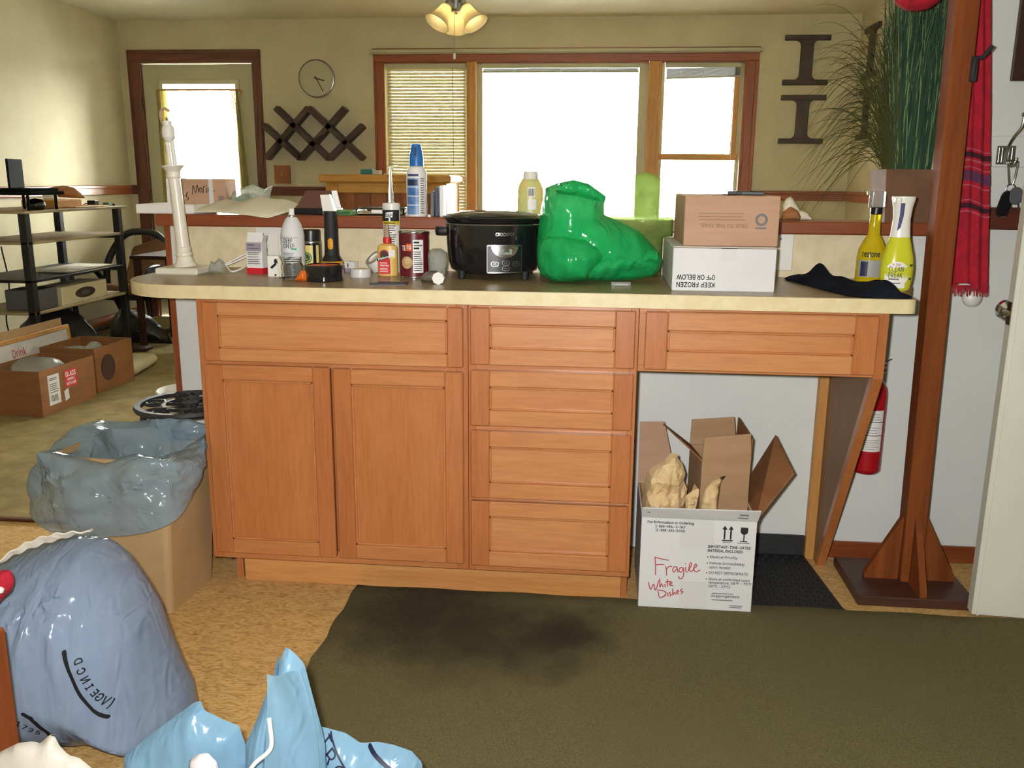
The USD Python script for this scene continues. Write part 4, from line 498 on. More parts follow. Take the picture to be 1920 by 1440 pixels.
h = thing('knit_hat', 'dark red knitted hat hanging on the coat stand above the grass', 'hat', (.83, 2.665, 1.737)); part(h, 'crown', lathe([(0, -.085), (.03, -.082), (.055, -.065), (.068, -.03), (.07, .03), (.064, .08), (0, .085)], 32), 'red_knit', True); part(h, 'cuff', lathe([(.066, .04), (.074, .045), (.075, .085), (.066, .09)], 32), 'red_knit', True)
k = thing('key_hook', 'steel double hook with square plate on the white board', 'hook', (1.165, 2.806, 1.28)); part(k, 'plate', bx(-.026, .026, -.006, 0, -.026, .026, .002), 'steel'); part(k, 'plate_ridges', cat(*[bx(x - .003, x + .003, -.009, -.005, -.022, .022, .001) for x in (-.018, -.009, .009, .018)]), 'steel', kind='stuff'); part(k, 'hook_arm', cat(tube([(0, -.006, -.02), (0, -.014, .02), (.006, -.03, .05), (.016, -.045, .075), (.018, -.05, .105)], .0048, 10, 8), lathe([(0, 0), (.0085, .002), (.0085, .012), (0, .014)], 16).apply_translation((.018, -.05, .103))), 'chrome'); part(k, 'lower_hook', tube([(.004, -.006, -.015), (.006, -.02, -.03), (.012, -.035, -.028), (.015, -.04, -.008)], .0048, 10, 8), 'chrome')
k = thing('key_ring', 'bunch of keys with a black car fob hanging from the steel hook', 'keys', (1.17, 2.765, 1.245)); part(k, 'lanyard_clip', cat(tube([(-.012, 0, .012), (-.006, -.004, -.03), (-.002, -.004, -.05)], .003, 8, 5), tube([(.016, 0, .012), (.010, -.004, -.03), (.006, -.004, -.05)], .003, 8, 5), tube(np.c_[.002 + .014 * np.cos(np.linspace(0, 6.283, 20)), np.zeros(20), .012 + .008 * np.sin(np.linspace(0, 6.283, 20))], .0025, 6, closed=True)), 'chrome'); part(k, 'ring', tube(np.c_[.002 + .013 * np.cos(np.linspace(0, 6.283, 24)), np.full(24, -.006), -.06 + .013 * np.sin(np.linspace(0, 6.283, 24))], .0018, 6, closed=True), 'steel')
part(k, 'car_fob', rot(hull(np.vstack([lathe([(0, -.006), (.016, -.005), (.019, 0), (.016, .005), (0, .006)], 16).apply_transform(trimesh.transformations.rotation_matrix(math.pi / 2, (1, 0, 0))).vertices + [0, -.012, z] for z in (-.125, -.085)])), 14, 'y', (0, 0, -.06)), 'black_gloss'); part(k, 'small_fob', hull(np.vstack([cyl(.017, -.004, .004, 16).apply_transform(trimesh.transformations.rotation_matrix(math.pi / 2, (1, 0, 0))).vertices + [.014, -.016, z] for z in (-.088, -.072)])), 'grey_plastic')
for i, (x, a) in enumerate(((.02, -12), (.012, 6), (.026, -22))): part(k, 'key', rot(cat(bx(x - .002, x + .002, -.009, -.007, -.125, -.08), rot(cyl(.008, 0, .002, 12), 90, 'x').apply_translation((x, -.007, -.076))), a, 'y', (x, 0, -.07)), 'brass_dark' if i == 2 else 'steel')
f_ = thing('picture_frame', 'dark wooden picture frame at the upper right on the white wall', 'picture', (1.30, YW, 1.70)); part(f_, 'frame', minus(bx(-.147, .147, -.022, 0, -.215, .215, .003), bx(-.112, .112, -.1, .1, -.18, .18)), 'frame_dark', False); part(f_, 'picture', bx(-.113, .113, -.010, -.005, -.181, .181), 'picture'); part(f_, 'inner_bead', minus(bx(-.116, .116, -.018, -.010, -.184, .184), bx(-.108, .108, -.1, .1, -.176, .176)), 'brass_dark', False)
e = thing('fire_extinguisher', 'red fire extinguisher with a white label on the wall beside the desk panel', 'fire extinguisher', (.843, 2.752, .32)); part(e, 'cylinder', lathe([(0, .002), (.036, 0), (.0435, .008), (.044, .015), (.044, .245), (.041, .268), (.03, .288), (.016, .298), (0, .30)], 40), 'red_paint', 40); part(e, 'label', patch(.044, -.062, .03, .075, .205), 'label_white'); part(e, 'label_lines', cat(patch(.0447, -.06, .03, .125, .127), patch(.0447, -.06, .03, .168, .170)), 'ink'); part(e, 'print', cat(*[wrap(bars(-.04, .024, [z], .002, i), .0447) for i, z in enumerate((.082, .089, .096, .103, .11, .134, .142, .15, .176, .184, .192))]), 'tape_grey', kind='stuff'); part(e, 'neck', cyl(.014, .296, .318, 20), 'brass_dark'); part(e, 'valve', cat(bx(-.012, .014, -.016, .016, .316, .345, .004), tube([(-.01, 0, .34), (-.055, -.004, .352)], .007, 8)), 'black_plastic'); part(e, 'gauge', rot(cyl(.017, -.01, .012, 24), 90, 'y').apply_translation((.018, -.004, .332)), 'chrome'); part(e, 'pull_pin', tube([(.01, -.016, .345), (.04, -.02, .362)], .0014, 6), 'steel'); part(e, 'wall_bracket', bx(-.02, .02, .04, .063, .1, .33, .002), 'black_metal')

# ------------------------------------------------------------------ kitchen floor
def rugsurf(u, v):
    x = -.695 + 2.7 * u; y = -1.2 + 3.605 * v; e = np.where(u < .001, .003 * np.sin(y * 37) + .002 * np.sin(y * 151), 0); return np.stack([x + e, y + np.where(v > .999, .003 * np.sin(x * 23), 0), .009 + .0012 * np.sin(x * 7) * np.sin(y * 5)], -1)
solo('rug', thick(sheet_grid(rugsurf, 60, 70), .014), 'rug', 'worn olive green carpet remnant with dark stains on the strand board floor', 'rug', True)
holes = unary_union([Point(.47 + .032 * i + .016 * (j % 2), 2.435 + .028 * j).buffer(.0085, 4) for i in range(-1, 12) for j in range(0, 14)])
mp_ = Polygon([(.20, 2.412), (.722, 2.412), (.688, 2.79), (.20, 2.79)])
mt_ = thing('rubber_mat', 'black rubber mat with round holes lying in the knee space', 'mat', (0, 0, 0)); part(mt_, 'mat', mv(ext(mp_.difference(holes.intersection(mp_.buffer(-.012))), .012), 0, 0, .0), 'black_rubber', 20); part(mt_, 'turned_up_edge', hull([(.20, 2.79, 0), (.688, 2.79, 0), (.20, 2.79, .012), (.688, 2.79, .012), (.20, 2.80, 0), (.688, 2.80, 0), (.20, 2.808, .075), (.688, 2.808, .075), (.20, 2.796, .076), (.688, 2.796, .076)]), 'black_rubber'); part(mt_, 'front_lip', bx(.20, .726, 2.408, 2.42, 0, .014, .003), 'black_rubber')
def plate(P, t=.004):
    P = np.array(P, float); nr = np.cross(P[1] - P[0], P[2] - P[0]); nr /= np.linalg.norm(nr); n = len(P); V = np.vstack([P + nr * t / 2, P - nr * t / 2]); return trimesh.convex.convex_hull(V)
b = thing('moving_box', 'open white carton marked Fragile White Dishes standing before the knee space', 'box', (0, 0, 0)); bx0, bx1, by0, by1, bh = .137, .452, 2.362, 2.66, .287
part(b, 'carton', minus(bx(bx0, bx1, by0, by1, .016, bh), bx(bx0 + .004, bx1 - .004, by0 + .004, by1 - .004, .02, 1)), 'card_white', False)
part(b, 'liner', minus(bx(bx0 + .004, bx1 - .004, by0 + .004, by1 - .004, .02, bh - .001), bx(bx0 + .007, bx1 - .007, by0 + .007, by1 - .007, .024, 1)), 'card_inner', False)
part(b, 'front_flap', plate([(bx0 - .001, by0, bh), (bx1 + .001, by0, bh), (bx1 + .004, by0 - .026, bh + .040), (bx0 - .001, by0 - .026, bh + .036)]), 'card_white', False, label='short white front flap'); part(b, 'flap_print', mv(xz(cat(bars(.385, .425, [.318], .003, 1), bars(.40, .425, [.310], .004, 2, ragged=.05), bars(.395, .425, [.302], .003, 3), bars(.15, .158, [.308], .003, 1))), 0, by0 - .0225, 0), 'ink_grey')
part(b, 'back_flap', plate([(bx0, by1, bh), (bx0 + .12, by1, bh), (bx0 + .075, by1 + .02, .477), (bx0, by1 + .02, .474)]), 'card_pink', False); part(b, 'right_flap', plate([(bx1, by0 + .01, bh), (bx1, by1 - .03, bh + .002), (.533, 2.60, .468), (.560, 2.45, .402)]), 'card_dark', False, label='brown side flap sticking out to the right')
part(b, 'tape', bx(bx0 + .11, bx0 + .2, by0 - .0006, by0 + .002, .2, bh), 'tape'); part(b, 'tape', bx(bx0 + .115, bx0 + .19, by0 - .0006, by0 + .002, .017, .10), 'tape')
fb = lambda m: xz(m, by0 - .0007)
part(b, 'print', fb(cat(*[mv(txt(q, h, w_, True), x, z) for q, h, w_, x, z in (('For Information or Ordering', .0068, .127, .217, .270), ('1-888-HEAL-2-DAY', .0068, .083, .217, .258), ('(1-888-432-5232)', .0068, .08, .217, .2465), ('IMPORTANT: TIME-DATED', .0075, .117, .381, .204), ('MATERIAL ENCLOSED', .0075, .096, .3705, .192))], *[mv(txt(q, .0072, w_, False, c=False), x, z) for q, w_, x, z in (('• Medical Priority', .083, .322, .1735), ('• Deliver Immediately', .104, .322, .155), ('upon receipt', .058, .330, .143), ('• DO NOT REFRIGERATE', .115, .322, .126), ('• Store at controlled room', .121, .322, .107), ('temperature. 68°F - 73°F', .118, .330, .0965), ('(20°C - 23°C)', .061, .330, .0855), ('Organogenesis', .078, .340, .0565))])), 'ink')
part(b, 'fine_print', fb(cat(bars(.342, .418, [.0665, .0465], .0022, 2), bars(.392, .43, [.031, .0255], .002, 3), bars(.362, .386, [.2215], .0018, 1), bars(.402, .436, [.2205], .0018, 1))), 'ink_grey', kind='stuff')
ar = lambda x: unary_union([sbox(x - .0022, .2305, x + .0022, .262), Polygon([(x - .007, .260), (x + .007, .260), (x, .271)])]); part(b, 'arrow_symbol', fb(ext(unary_union([ar(.366), ar(.383), sbox(.360, .226, .389, .229)]), .0005)), 'ink'); part(b, 'glass_symbol', fb(ext(unary_union([Polygon([(.409, .268), (.429, .268), (.429, .256)] + [(.419 + .01 * math.cos(math.radians(a)), .256 - .009 * math.sin(math.radians(a))) for a in range(0, 181, 20)]), sbox(.4175, .228, .4205, .25), sbox(.409, .2255, .429, .228)]), .0005)), 'ink')
part(b, 'handwriting', fb(strokes([[(.178, .168), (.181, .14), (.182, .115)], [(.178, .168), (.195, .164), (.217, .161)], [(.182, .145), (.195, .147), (.203, .147)], [(.209, .142), (.212, .128), (.213, .115)], [(.211, .132), (.218, .142), (.226, .142)], [(.242, .140), (.234, .142), (.229, .132), (.234, .126), (.241, .137), (.244, .126)], [(.258, .140), (.250, .140), (.247, .130), (.254, .127), (.259, .139), (.260, .118), (.255, .107), (.248, .108), (.247, .114)], [(.265, .142), (.266, .13), (.270, .128)], [(.2635, .152), (.2645, .153)], [(.272, .132), (.281, .150), (.277, .156), (.274, .138), (.280, .130), (.288, .137)], [(.286, .138), (.295, .148), (.291, .153), (.287, .138), (.294, .130), (.305, .136)],
    [(.163, .091), (.170, .070), (.178, .086), (.184, .068), (.192, .098)], [(.195, .104), (.196, .078), (.200, .088), (.205, .079)], [(.209, .088), (.211, .079)], [(.216, .102), (.217, .081)], [(.211, .094), (.223, .097)], [(.222, .087), (.229, .092), (.225, .096), (.223, .086), (.232, .085)], [(.191, .065), (.196, .047), (.205, .048), (.214, .06), (.206, .067), (.189, .069)], [(.205, .049), (.213, .053)], [(.218, .062), (.220, .052)], [(.226, .064), (.223, .06), (.229, .056), (.225, .052)], [(.232, .074), (.233, .056), (.237, .064), (.241, .058)], [(.243, .064), (.249, .067), (.246, .071), (.243, .062), (.250, .060)], [(.258, .076), (.254, .07), (.261, .067), (.256, .062)]], .0024)), 'ink_red')
ib = thing('inner_box', 'small open cardboard box with raised flaps sitting inside the white carton', 'box', (.365, 2.555, .022), rz=7)
part(ib, 'carton', minus(bx(-.068, .072, -.075, .085, 0, .40), bx(-.064, .068, -.071, .081, .004, 1)), 'card', False); part(ib, 'front_flap', plate([(-.068, -.075, .40), (.072, -.075, .40), (.068, -.070, .478), (-.064, -.070, .468)]), 'card', False); part(ib, 'left_flap', plate([(-.068, -.072, .40), (-.068, .08, .40), (-.155, .07, .468), (-.135, -.066, .462)]), 'card_dark', False); part(ib, 'back_flap', plate([(-.068, .085, .40), (.072, .085, .40), (.066, .10, .482), (-.062, .10, .474)]), 'card', False); part(ib, 'right_flap', plate([(.072, -.072, .40), (.072, .082, .40), (.074, .08, .486), (.075, -.066, .462)]), 'card_dark', False)
t = thing('packing_paper', 'crumpled cream packing paper wad in the left of the white carton', 'packing paper'); mm, ff = pillow([(.143, .25), (.142, .303), (.142, .336), (.148, .369), (.158, .393), (.191, .414), (.21, .431), (.217, .441), (.238, .437), (.239, .426), (.252, .41), (.262, .382), (.258, .358), (.270, .335), (.262, .25)], 2.47, .055, .010, .06, 30, 41, .6); part(t, 'wad', mm, 'kraft', 12)
mm, ff = pillow([(.262, .28), (.262, .33), (.277, .342), (.284, .368), (.292, .355), (.299, .349), (.298, .332), (.290, .28)], 2.43, .01, .007, .03, 50, 42, .8); part(t, 'torn_strip', mm, 'kraft', 12)
mm, ff = pillow([(.303, .28), (.306, .324), (.313, .353), (.331, .378), (.352, .388), (.37, .395), (.356, .376), (.350, .28)], 2.43, .01, .007, .03, 50, 43, .8); solo('packing_paper', mm, 'kraft', 'thin cream paper strip between the white carton front and the small inner box', 'packing paper', True)

# waste bin with its blue bag
wb = thing('waste_bin', 'tall tan plastic waste bin under a loose blue bag', 'bin', (-1.30, 2.325, 0), rz=-3)
def frus(w0, d0, w1, d1, z0, z1, r=.02):
    P = []
    for w_, d_, z in ((w0, d0, z0), (w1, d1, z1)):
        for sx in (-1, 1):
            for sy_ in (-1, 1):
                for a in np.linspace(0, 90, 4): P.append((sx * (w_ / 2 - r + r * math.cos(math.radians(a))), sy_ * (d_ / 2 - r + r * math.sin(math.radians(a))), z))
    return hull(P)
part(wb, 'body', minus(frus(.275, .255, .335, .29, 0, .45), frus(.267, .247, .327, .282, .006, .5)), 'bin_tan', 40); part(wb, 'rim', minus(frus(.345, .30, .347, .302, .44, .455), frus(.327, .282, .327, .282, .4, .5)), 'bin_tan', 40)
for x, z in ((-.055, .028), (.055, .026)): part(wb, 'foot_slot', bx(x - .013, x + .013, -.131, -.12, z - .004, z + .004), 'ink')
def binbag(u, v):
    a = u * 2 * np.pi; c_, s_ = np.cos(a), np.sin(a); sq = 1 / np.maximum(np.abs(c_), np.abs(s_)) ** .75
    rim = np.stack([-1.30 + .192 * c_ * sq * (1 + .05 * np.sin(3 * a + 1)), 2.325 + .17 * s_ * sq * (1 + .05 * np.sin(4 * a))], -1)
    kn = np.radians([0, 45, 90, 135, 180, 225, 250, 270, 315, 360]); hem_ = CubicSpline(kn, np.array([(-1.118, 2.33, .40), (-1.125, 2.455, .43), (-1.30, 2.46, .425), (-1.50, 2.45, .40), (-1.575, 2.28, .315), (-1.51, 2.14, .275), (-1.37, 2.085, .268), (-1.24, 2.08, .278), (-1.09, 2.15, .325), (-1.118, 2.33, .40)]), bc_type='periodic')(a); hx, hy, hz = hem_[..., 0], hem_[..., 1], hem_[..., 2]
    o = np.clip((v - .4) / .6, 0, 1)[..., None]; i = np.clip((.4 - v) / .4, 0, 1)[..., None]; hem = np.stack([hx, hy], -1)
    ce = np.array([-1.30, 2.325]); mid = rim + (rim - ce) * .05; i1 = i[..., 0]; fac = np.interp(i1, [0, .12, .3, .6, 1], [1.05, .80, .70, .62, .02])[..., None]
    xy = np.where(v[..., None] > .4, mid + (hem - mid) * (o ** .6 * (1.10 - .10 * o ** 3)), ce + (rim - ce) * fac)
    top = .464 + .012 * np.sin(5 * a + .6) + .02 * np.clip(s_, 0, 1); z = np.where(v > .4, top + (hz - top) * o[..., 0] ** 1.5, np.interp(i1, [0, .12, .3, .6, 1], [0, -.012, -.06, -.15, -.13]) + top * np.clip(1 - i1, .0, 1) + .468 * np.clip(i1, 0, 1)); return np.concatenate([xy, z[..., None]], -1)
bm_ = sheet_grid(binbag, 161, 44); V_ = np.array(bm_.vertices); n_ = np.array(bm_.vertex_normals); w_ = np.clip(np.tile(np.linspace(0, 1, 44), 161) * 3, .3, 1); dsp = crumple(V_, .035, 14, 3) + crumple(V_, .018, 40, 9); dsp = dsp.reshape(161, 44); dsp[-1] = dsp[0]; V_ += n_ * (dsp.ravel() * w_ * np.clip(np.abs(np.tile(np.linspace(0, 1, 44), 161) - .42) * 6, .12, 1) * np.clip((1.06 - np.tile(np.linspace(0, 1, 44), 161)) * 4, .1, 1))[:, None]; V_[:, 1] = np.where(V_[:, 0] > -1.118, np.minimum(V_[:, 1], 2.318), V_[:, 1])
bm_ = trimesh.Trimesh(V_, bm_.faces, process=False); wbb = thing('bin_liner', 'translucent pale blue plastic bag folded over the rim of the tan bin', 'bag'); part(wbb, 'bag', bm_, 'bag_blue', 24)
# plant stand with openwork top
st = thing('plant_stand', 'round black iron stand with an openwork top left of the cabinet', 'stand', (-1.285, 2.635, 0)); R = .165
part(st, 'rim', lathe([(R - .018, .488), (R, .486), (R + .004, .494), (R, .503), (R - .018, .502), (R - .018, .488)], 56), 'iron', 40); part(st, 'inner_ring', lathe([(.072, .490), (.086, .490), (.086, .500), (.072, .500), (.072, .490)], 40), 'iron'); part(st, 'hub', cyl(.028, .489, .502, 24), 'iron')
for i in range(6):
    a = 60 * i; part(st, 'scroll', rot(cat(tube([(.028, 0, .495), (.05, .012, .496), (.075, 0, .495)], .006, 6, 5), tube([(.08, 0, .495), (.098, .028, .495), (.125, .03, .495), (.138, .008, .495), (.12, -.004, .495), (.108, .01, .495)], .006, 6, 5), tube([(.08, 0, .495), (.1, -.028, .495), (.128, -.03, .495), (.148, -.018, .495)], .006, 6, 5)), a, 'z'), 'iron')
for i in range(3): a = math.radians(120 * i + 215); part(st, 'leg', tube([(.14 * math.cos(a), .14 * math.sin(a), .488), (.15 * math.cos(a), .15 * math.sin(a), .3), (.12 * math.cos(a), .12 * math.sin(a), .1), (.16 * math.cos(a), .16 * math.sin(a), .005)], .009, 8, 6), 'iron')

# ------------------------------------------------------------------ foreground bags
pb = [(-1.338, .004), (-1.34, .226), (-1.283, .377), (-1.231, .414), (-1.157, .438), (-1.097, .452), (-1.039, .447), (-.991, .405), (-.956, .347), (-.929, .288), (-.91, .215), (-.889, .148), (-.867, .093), (-.853, .004)]
t = thing('rubbish_bag', 'big full blue translucent bag with black print and red drawstring', 'bag'); 
def pleats(x, z):
    r = np.hypot(x + 1.10, z - .40); th = np.arctan2(z - .40, x + 1.10); tw = lambda q: np.abs(2 * (q - np.floor(q)) - 1) - .5
    return .016 * tw(th * 2.2 + .3) * np.exp(-r / .10) * np.clip(r / .03, 0, 1) + .006 * tw(th * 5.1) * np.exp(-r / .16) * np.clip(r / .03, 0, 1) + .007 * tw(x * 26 + z * 7) * np.clip((x + 1.05) * 5, 0, 1) * np.clip(1.1 - z * 2.6, 0, 1)
mm, ff = pillow(pb, 1.66, .23, .009, .02, 12, 61, .8, .55, None, (1.6, 1, .45), pleats); part(t, 'body', mm, 'bag_bigblue', 24)
part(t, 'inner_load', pillow([(-1.30, .02), (-1.30, .2), (-1.25, .34), (-1.15, .40), (-1.05, .41), (-.99, .35), (-.95, .24), (-.92, .12), (-.90, .02)], 1.67, .19, .02, .03, 7, 62, .7)[0], 'purple_grey', True, label='dull mauve contents')
part(t, 'tie_strip', thick(sheet_grid(lambda u, v: np.stack([-1.13 + .175 * u, 1.47 + .05 * u - .01 * v, .462 + .075 * np.sqrt(u) + .016 * v * np.sin(3.14 * u) + .002 * np.sin(u * 40)], -1), 40, 5), .003), 'bag_white', 24, label='white drawstring end')
mm2, f2 = pillow([(-1.112, .425), (-1.112, .5), (-1.045, .504), (-1.042, .478), (-1.05, .462), (-1.07, .445), (-1.09, .42)], 1.40, .02, .006, .008, 30, 63, 1); part(t, 'red_drawstring', mm2, 'red_knit', True, label='red drawstring bunch'); mm2, f2 = pillow([(-1.085, .462), (-1.075, .478), (-1.055, .478), (-1.05, .468), (-1.068, .46)], 1.385, .01, .004, .003, 40, 64, 1); part(t, 'knot', mm2, 'white_matte', True)
arc_ = smooth_path([(-1.022, .292), (-1.018, .272), (-1.01, .244), (-.997, .208), (-.983, .184), (-.964, .163), (-.949, .15)], 6)
dl = lambda m: drape(m, ff, .004)
part(t, 'printed_line', dl(cat(xz(ext(LineString(arc_).buffer(.003), .0005)), xz(ext(LineString([(-1.086, .184), (-1.075, .172), (-1.067, .149), (-1.059, .127), (-1.058, .1)]).buffer(.0035), .0005)))), 'ink')
gl = []
for ch, (x, z), a in zip('DCNIEGV(', [(-1.008, .266), (-1.002, .246), (-.995, .227), (-.988, .211), (-.979, .197), (-.971, .186), (-.962, .175), (-.953, .166)], [-76, -72, -66, -60, -54, -48, -42, -34]): gl.append(xz(mv(rot(mirror_x(txt(ch, .0125, None, True)), a, 'z'), x + .003, z + .002)))
for ch, x, z in zip('1725', (-1.104, -1.095, -1.086, -1.077), (.155, .145, .136, .127)): gl.append(xz(mv(rot(txt(ch, .012, None, True), -35, 'z'), x, z)))
part(t, 'lettering', dl(cat(*gl)), 'ink')
solo('wooden_post', bx(-1.03, -.966, 1.20, 1.265, .0, .47, .004), 'post_brown', 'reddish brown square wooden post at the left edge before the big bag', 'post')
t = thing('newspaper_bag', 'blue plastic bag with a small peak and a pale pink scrap inside', 'bag'); pa = [(-.81, .019), (-.81, .202), (-.76, .248), (-.711, .288), (-.671, .321), (-.659, .325), (-.655, .307), (-.626, .293), (-.594, .281), (-.58, .221), (-.59, .019)]
mm, fa = pillow(pa, 1.31, .05, .008, .012, 16, 71, .6); part(t, 'bag', mm, 'bag_news', 24); mm, f2 = pillow([(-.664, .20), (-.655, .255), (-.64, .268), (-.622, .272), (-.607, .255), (-.6, .20)], 1.245, .015, .006, .006, 40, 72, .8); part(t, 'pink_scrap', mm, 'card_white', True, label='pale pink scrap')
t = thing('newspaper_bag', 'tall pointed pale blue plastic bag with a white folded edge', 'bag')
def fold(P, y): return plate([(x, y_, z) for (x, z), y_ in zip(P, y)], .003)
part(t, 'left_face', sheet_grid(lambda u, v: np.stack([(-.601 + .02 * v + (.09 - .035 * v) * u * (1 - v ** 1.5) + .09 * v ** 1.15), 1.24 - .05 * u * (1 - v) + .006 * np.sin(u * 9 + v * 7), .019 + .438 * v], -1), 24, 40), 'bag_news', 24)
part(t, 'right_face', sheet_grid(lambda u, v: np.stack([-.491 + .06 * u * (1 - v ** 3) + .03 * u * v ** 3 - .03 * (1 - v) * (1 - u), 1.19 + .07 * u + .006 * np.sin(u * 7 + v * 9), .019 + (.438 - .035 * u) * v], -1), 24, 40), 'bag_news', 24)
mm, fbf = pillow([(-.59, .019), (-.574, .265), (-.552, .311), (-.523, .385), (-.4935, .452), (-.479, .44), (-.464, .422), (-.456, .381), (-.447, .338), (-.44, .305), (-.435, .272), (-.44, .019)], 1.285, .035, .008, .008, 16, 73, .6); part(t, 'back', mm, 'bag_news', 24)
part(t, 'white_edge', tube([(-.488, 1.184, .385), (-.486, 1.183, .345), (-.492, 1.182, .328), (-.515, 1.184, .305), (-.535, 1.19, .275)], [.0035] * 33, 8, 8), 'white_matte', label='white folded edge')
t = thing('newspaper_bag', 'pale blue and grey printed bag lettered ORT at the front', 'bag'); mm, fc_ = pillow([(-.49, .019), (-.483, .251), (-.462, .247), (-.425, .239), (-.398, .221), (-.368, .226), (-.34, .222), (-.307, .212), (-.288, .19), (-.28, .019)], 1.37, .04, .008, .01, 16, 74, .6); part(t, 'bag', mm, 'bag_news', 24)
gl = [xz(mv(rot(txt(ch, .023, None, False), -45, 'z'), x, z)) for ch, x, z in (('T', -.466, .224), ('R', -.453, .205), ('O', -.437, .181))] ; part(t, 'lettering', drape(cat(*gl), fc_, .004), 'ink_navy'); part(t, 'printed_line', drape(cat(xz(ext(LineString([(-.475, .245), (-.455, .17)]).buffer(.0015), .0005)), xz(ext(LineString([(-.45, .243), (-.40, .17)]).buffer(.0015), .0005)), xz(ext(LineString([(-.38, .222), (-.33, .19), (-.30, .18)]).buffer(.003), .0005))), fc_, .004), 'ink_navy')
pw = [(-.985, .005), (-.982, .276), (-.924, .308), (-.894, .325), (-.867, .33), (-.859, .326), (-.834, .348), (-.825, .325), (-.812, .309), (-.795, .306), (-.774, .288), (-.78, .005)]
mm, f2 = pillow(pw, 1.165, .035, .008, .01, 18, 75, .6, .62, None, (1, 1, .7)); solo('white_bag', mm, 'bag_white', 'white plastic bag with two peaks in the bottom left corner', 'bag', True)

# ------------------------------------------------------------------ dining room walls
c = thing('wall_clock', 'round brushed metal wall clock with thin dark hands', 'clock', (-2.332, YF - .003, 1.982))
def face(m): return rot(m, 90, 'x')
part(c, 'case', face(lathe([(0, 0), (.148, 0), (.15, .01), (.148, .024), (.142, .026), (.139, .021), (0, .021)], 64)), 'steel', 40)
mat('brushed_dial', 'c9c4ac', .33, metal=1, anisotropic=.9); part(c, 'dial', face(cyl(.1385, .018, .023, 64, .0005)), 'brushed_dial')
for a, l_, w_ in ((152, .115, .003), (105, .07, .004)): part(c, 'hand', rot(bx(-w_, w_, -.027, -.0255, -.02, l_), a, 'y'), 'ink')
part(c, 'pivot', face(cyl(.006, .023, .029, 16)), 'ink')
for k in range(12): part(c, 'hour_mark', rot(bx(-.002, .002, -.0245, -.0225, .118, .132), 30 * k, 'y'), 'tape_grey')
wr = thing('wine_rack', 'dark brown wooden lattice wine rack hung on the far wall under the clock', 'wine rack', (0, YF, 0))
def slat(a, b): L = math.dist(a, b); m = bx(0, L, -.10, -.004, -.023, .023, .003); return rot(m, -math.degrees(math.atan2(b[1] - a[1], b[0] - a[0])), 'y').apply_translation((a[0], 0, a[1]))
for a, b in (((-2.665, 1.75), (-2.235, 1.35)), ((-2.775, 1.615), (-2.475, 1.35)), ((-2.39, 1.75), (-1.95, 1.35)), ((-2.765, 1.35), (-2.39, 1.75)), ((-2.475, 1.35), (-2.085, 1.75)), ((-2.235, 1.35), (-1.945, 1.615))): part(wr, 'board', slat(a, b), 'espresso')
t = thing('wood_plaque', 'small square rough wooden plaque beside the door under the wine rack', 'plaque', (-2.657, YF - .002, 1.222)); part(t, 'block', xz(ext(Polygon([(-.066, -.07), (-.06, -.076), (0, -.073), (.062, -.076), (.068, -.07), (.066, -.03), (.069, .02), (.066, .07), (.06, .075), (-.01, .073), (-.062, .075), (-.067, .07), (-.064, .02), (-.068, -.02)]), .02)), 'oak_back', False); part(t, 'toggle', bx(-.006, .006, -.03, -.018, -.012, .012, .002), 'oak')
def letter_I(name, label, loc, rz):
    t = thing(name, label, 'letter', loc, rz=rz, group=None)
    part(t, 'stem', bx(-.047, .047, -.025, -.002, .03, .335), 'espresso')
    for z in (.0, .325): part(t, 'serif', bx(-.17, .17, -.028, -.002, z, z + .04, .003), 'espresso')
    for s_ in (-1, 1):
        for z0, d in ((.04, 1), (.325, -1)): part(t, 'bracket', xz(ext(Polygon([(s_ * .045, z0), (s_ * .085, z0)] + [(s_ * (.085 - .038 * math.sin(q)), z0 + d * .038 * (1 - math.cos(q))) for q in np.linspace(.3, 1.57, 5)]).buffer(0), .022), -.003), 'espresso')
letter_I('letter_i', 'black capital I hung upper of two right of the window on the far wall', (1.53, YF, 1.924), 0); letter_I('letter_i', 'black capital I hung lower of two right of the window on the far wall', (1.53, YF, 1.487), 0)
letter_I('letter_i', 'black capital I on the right side wall, upper one behind the grass', (XR, 7.04, 1.935), -90); letter_I('letter_i', 'black capital I on the right side wall, lower one behind the grass', (XR, 7.04, 1.505), -90)
# ceiling light
cl = thing('ceiling_light', 'ceiling fan light kit with three cream glass bell shades and a pull chain', 'ceiling light', (-.80, 5.0, 0)); part(cl, 'canopy', cyl(.07, 2.40, ZC - .002, 32), 'door_cream'); part(cl, 'down_rod', cyl(.014, 2.25, 2.41, 16), 'steel'); part(cl, 'motor_housing', lathe([(0, 2.13), (.05, 2.13), (.1, 2.16), (.12, 2.2), (.1, 2.25), (.03, 2.27), (0, 2.27)], 40), 'door_cream'); part(cl, 'fitter', lathe([(0, 2.062), (.02, 2.064), (.034, 2.075), (.036, 2.13), (0, 2.131)], 28), 'steel'); part(cl, 'finial', lathe([(0, 2.05), (.008, 2.052), (.006, 2.064), (0, 2.065)], 16), 'steel')
def shade(a, tilt, r):
    sh = lathe([(.026, .0), (.031, -.012), (.036, -.035), (.045, -.07), (.058, -.097), (.071, -.112), (.0685, -.113), (.055, -.098), (.042, -.07), (.033, -.035), (.028, -.012), (.023, 0)], 36)
    f = lambda m: rot(rot(m, tilt, 'y'), a, 'z').apply_translation((r * math.cos(math.radians(a)), r * math.sin(math.radians(a)), 2.085)); g = sub(cl, 'shade_arm')
    part(g, 'shade', f(sh), 'shade_glass', 40); part(g, 'socket', f(cyl(.021, -.012, .03, 20)), 'steel'); part(g, 'bulb', f(lathe([(0, -.07), (.014, -.066), (.02, -.052), (.016, -.032), (.01, -.012), (0, -.01)], 20)), 'bulb', True)
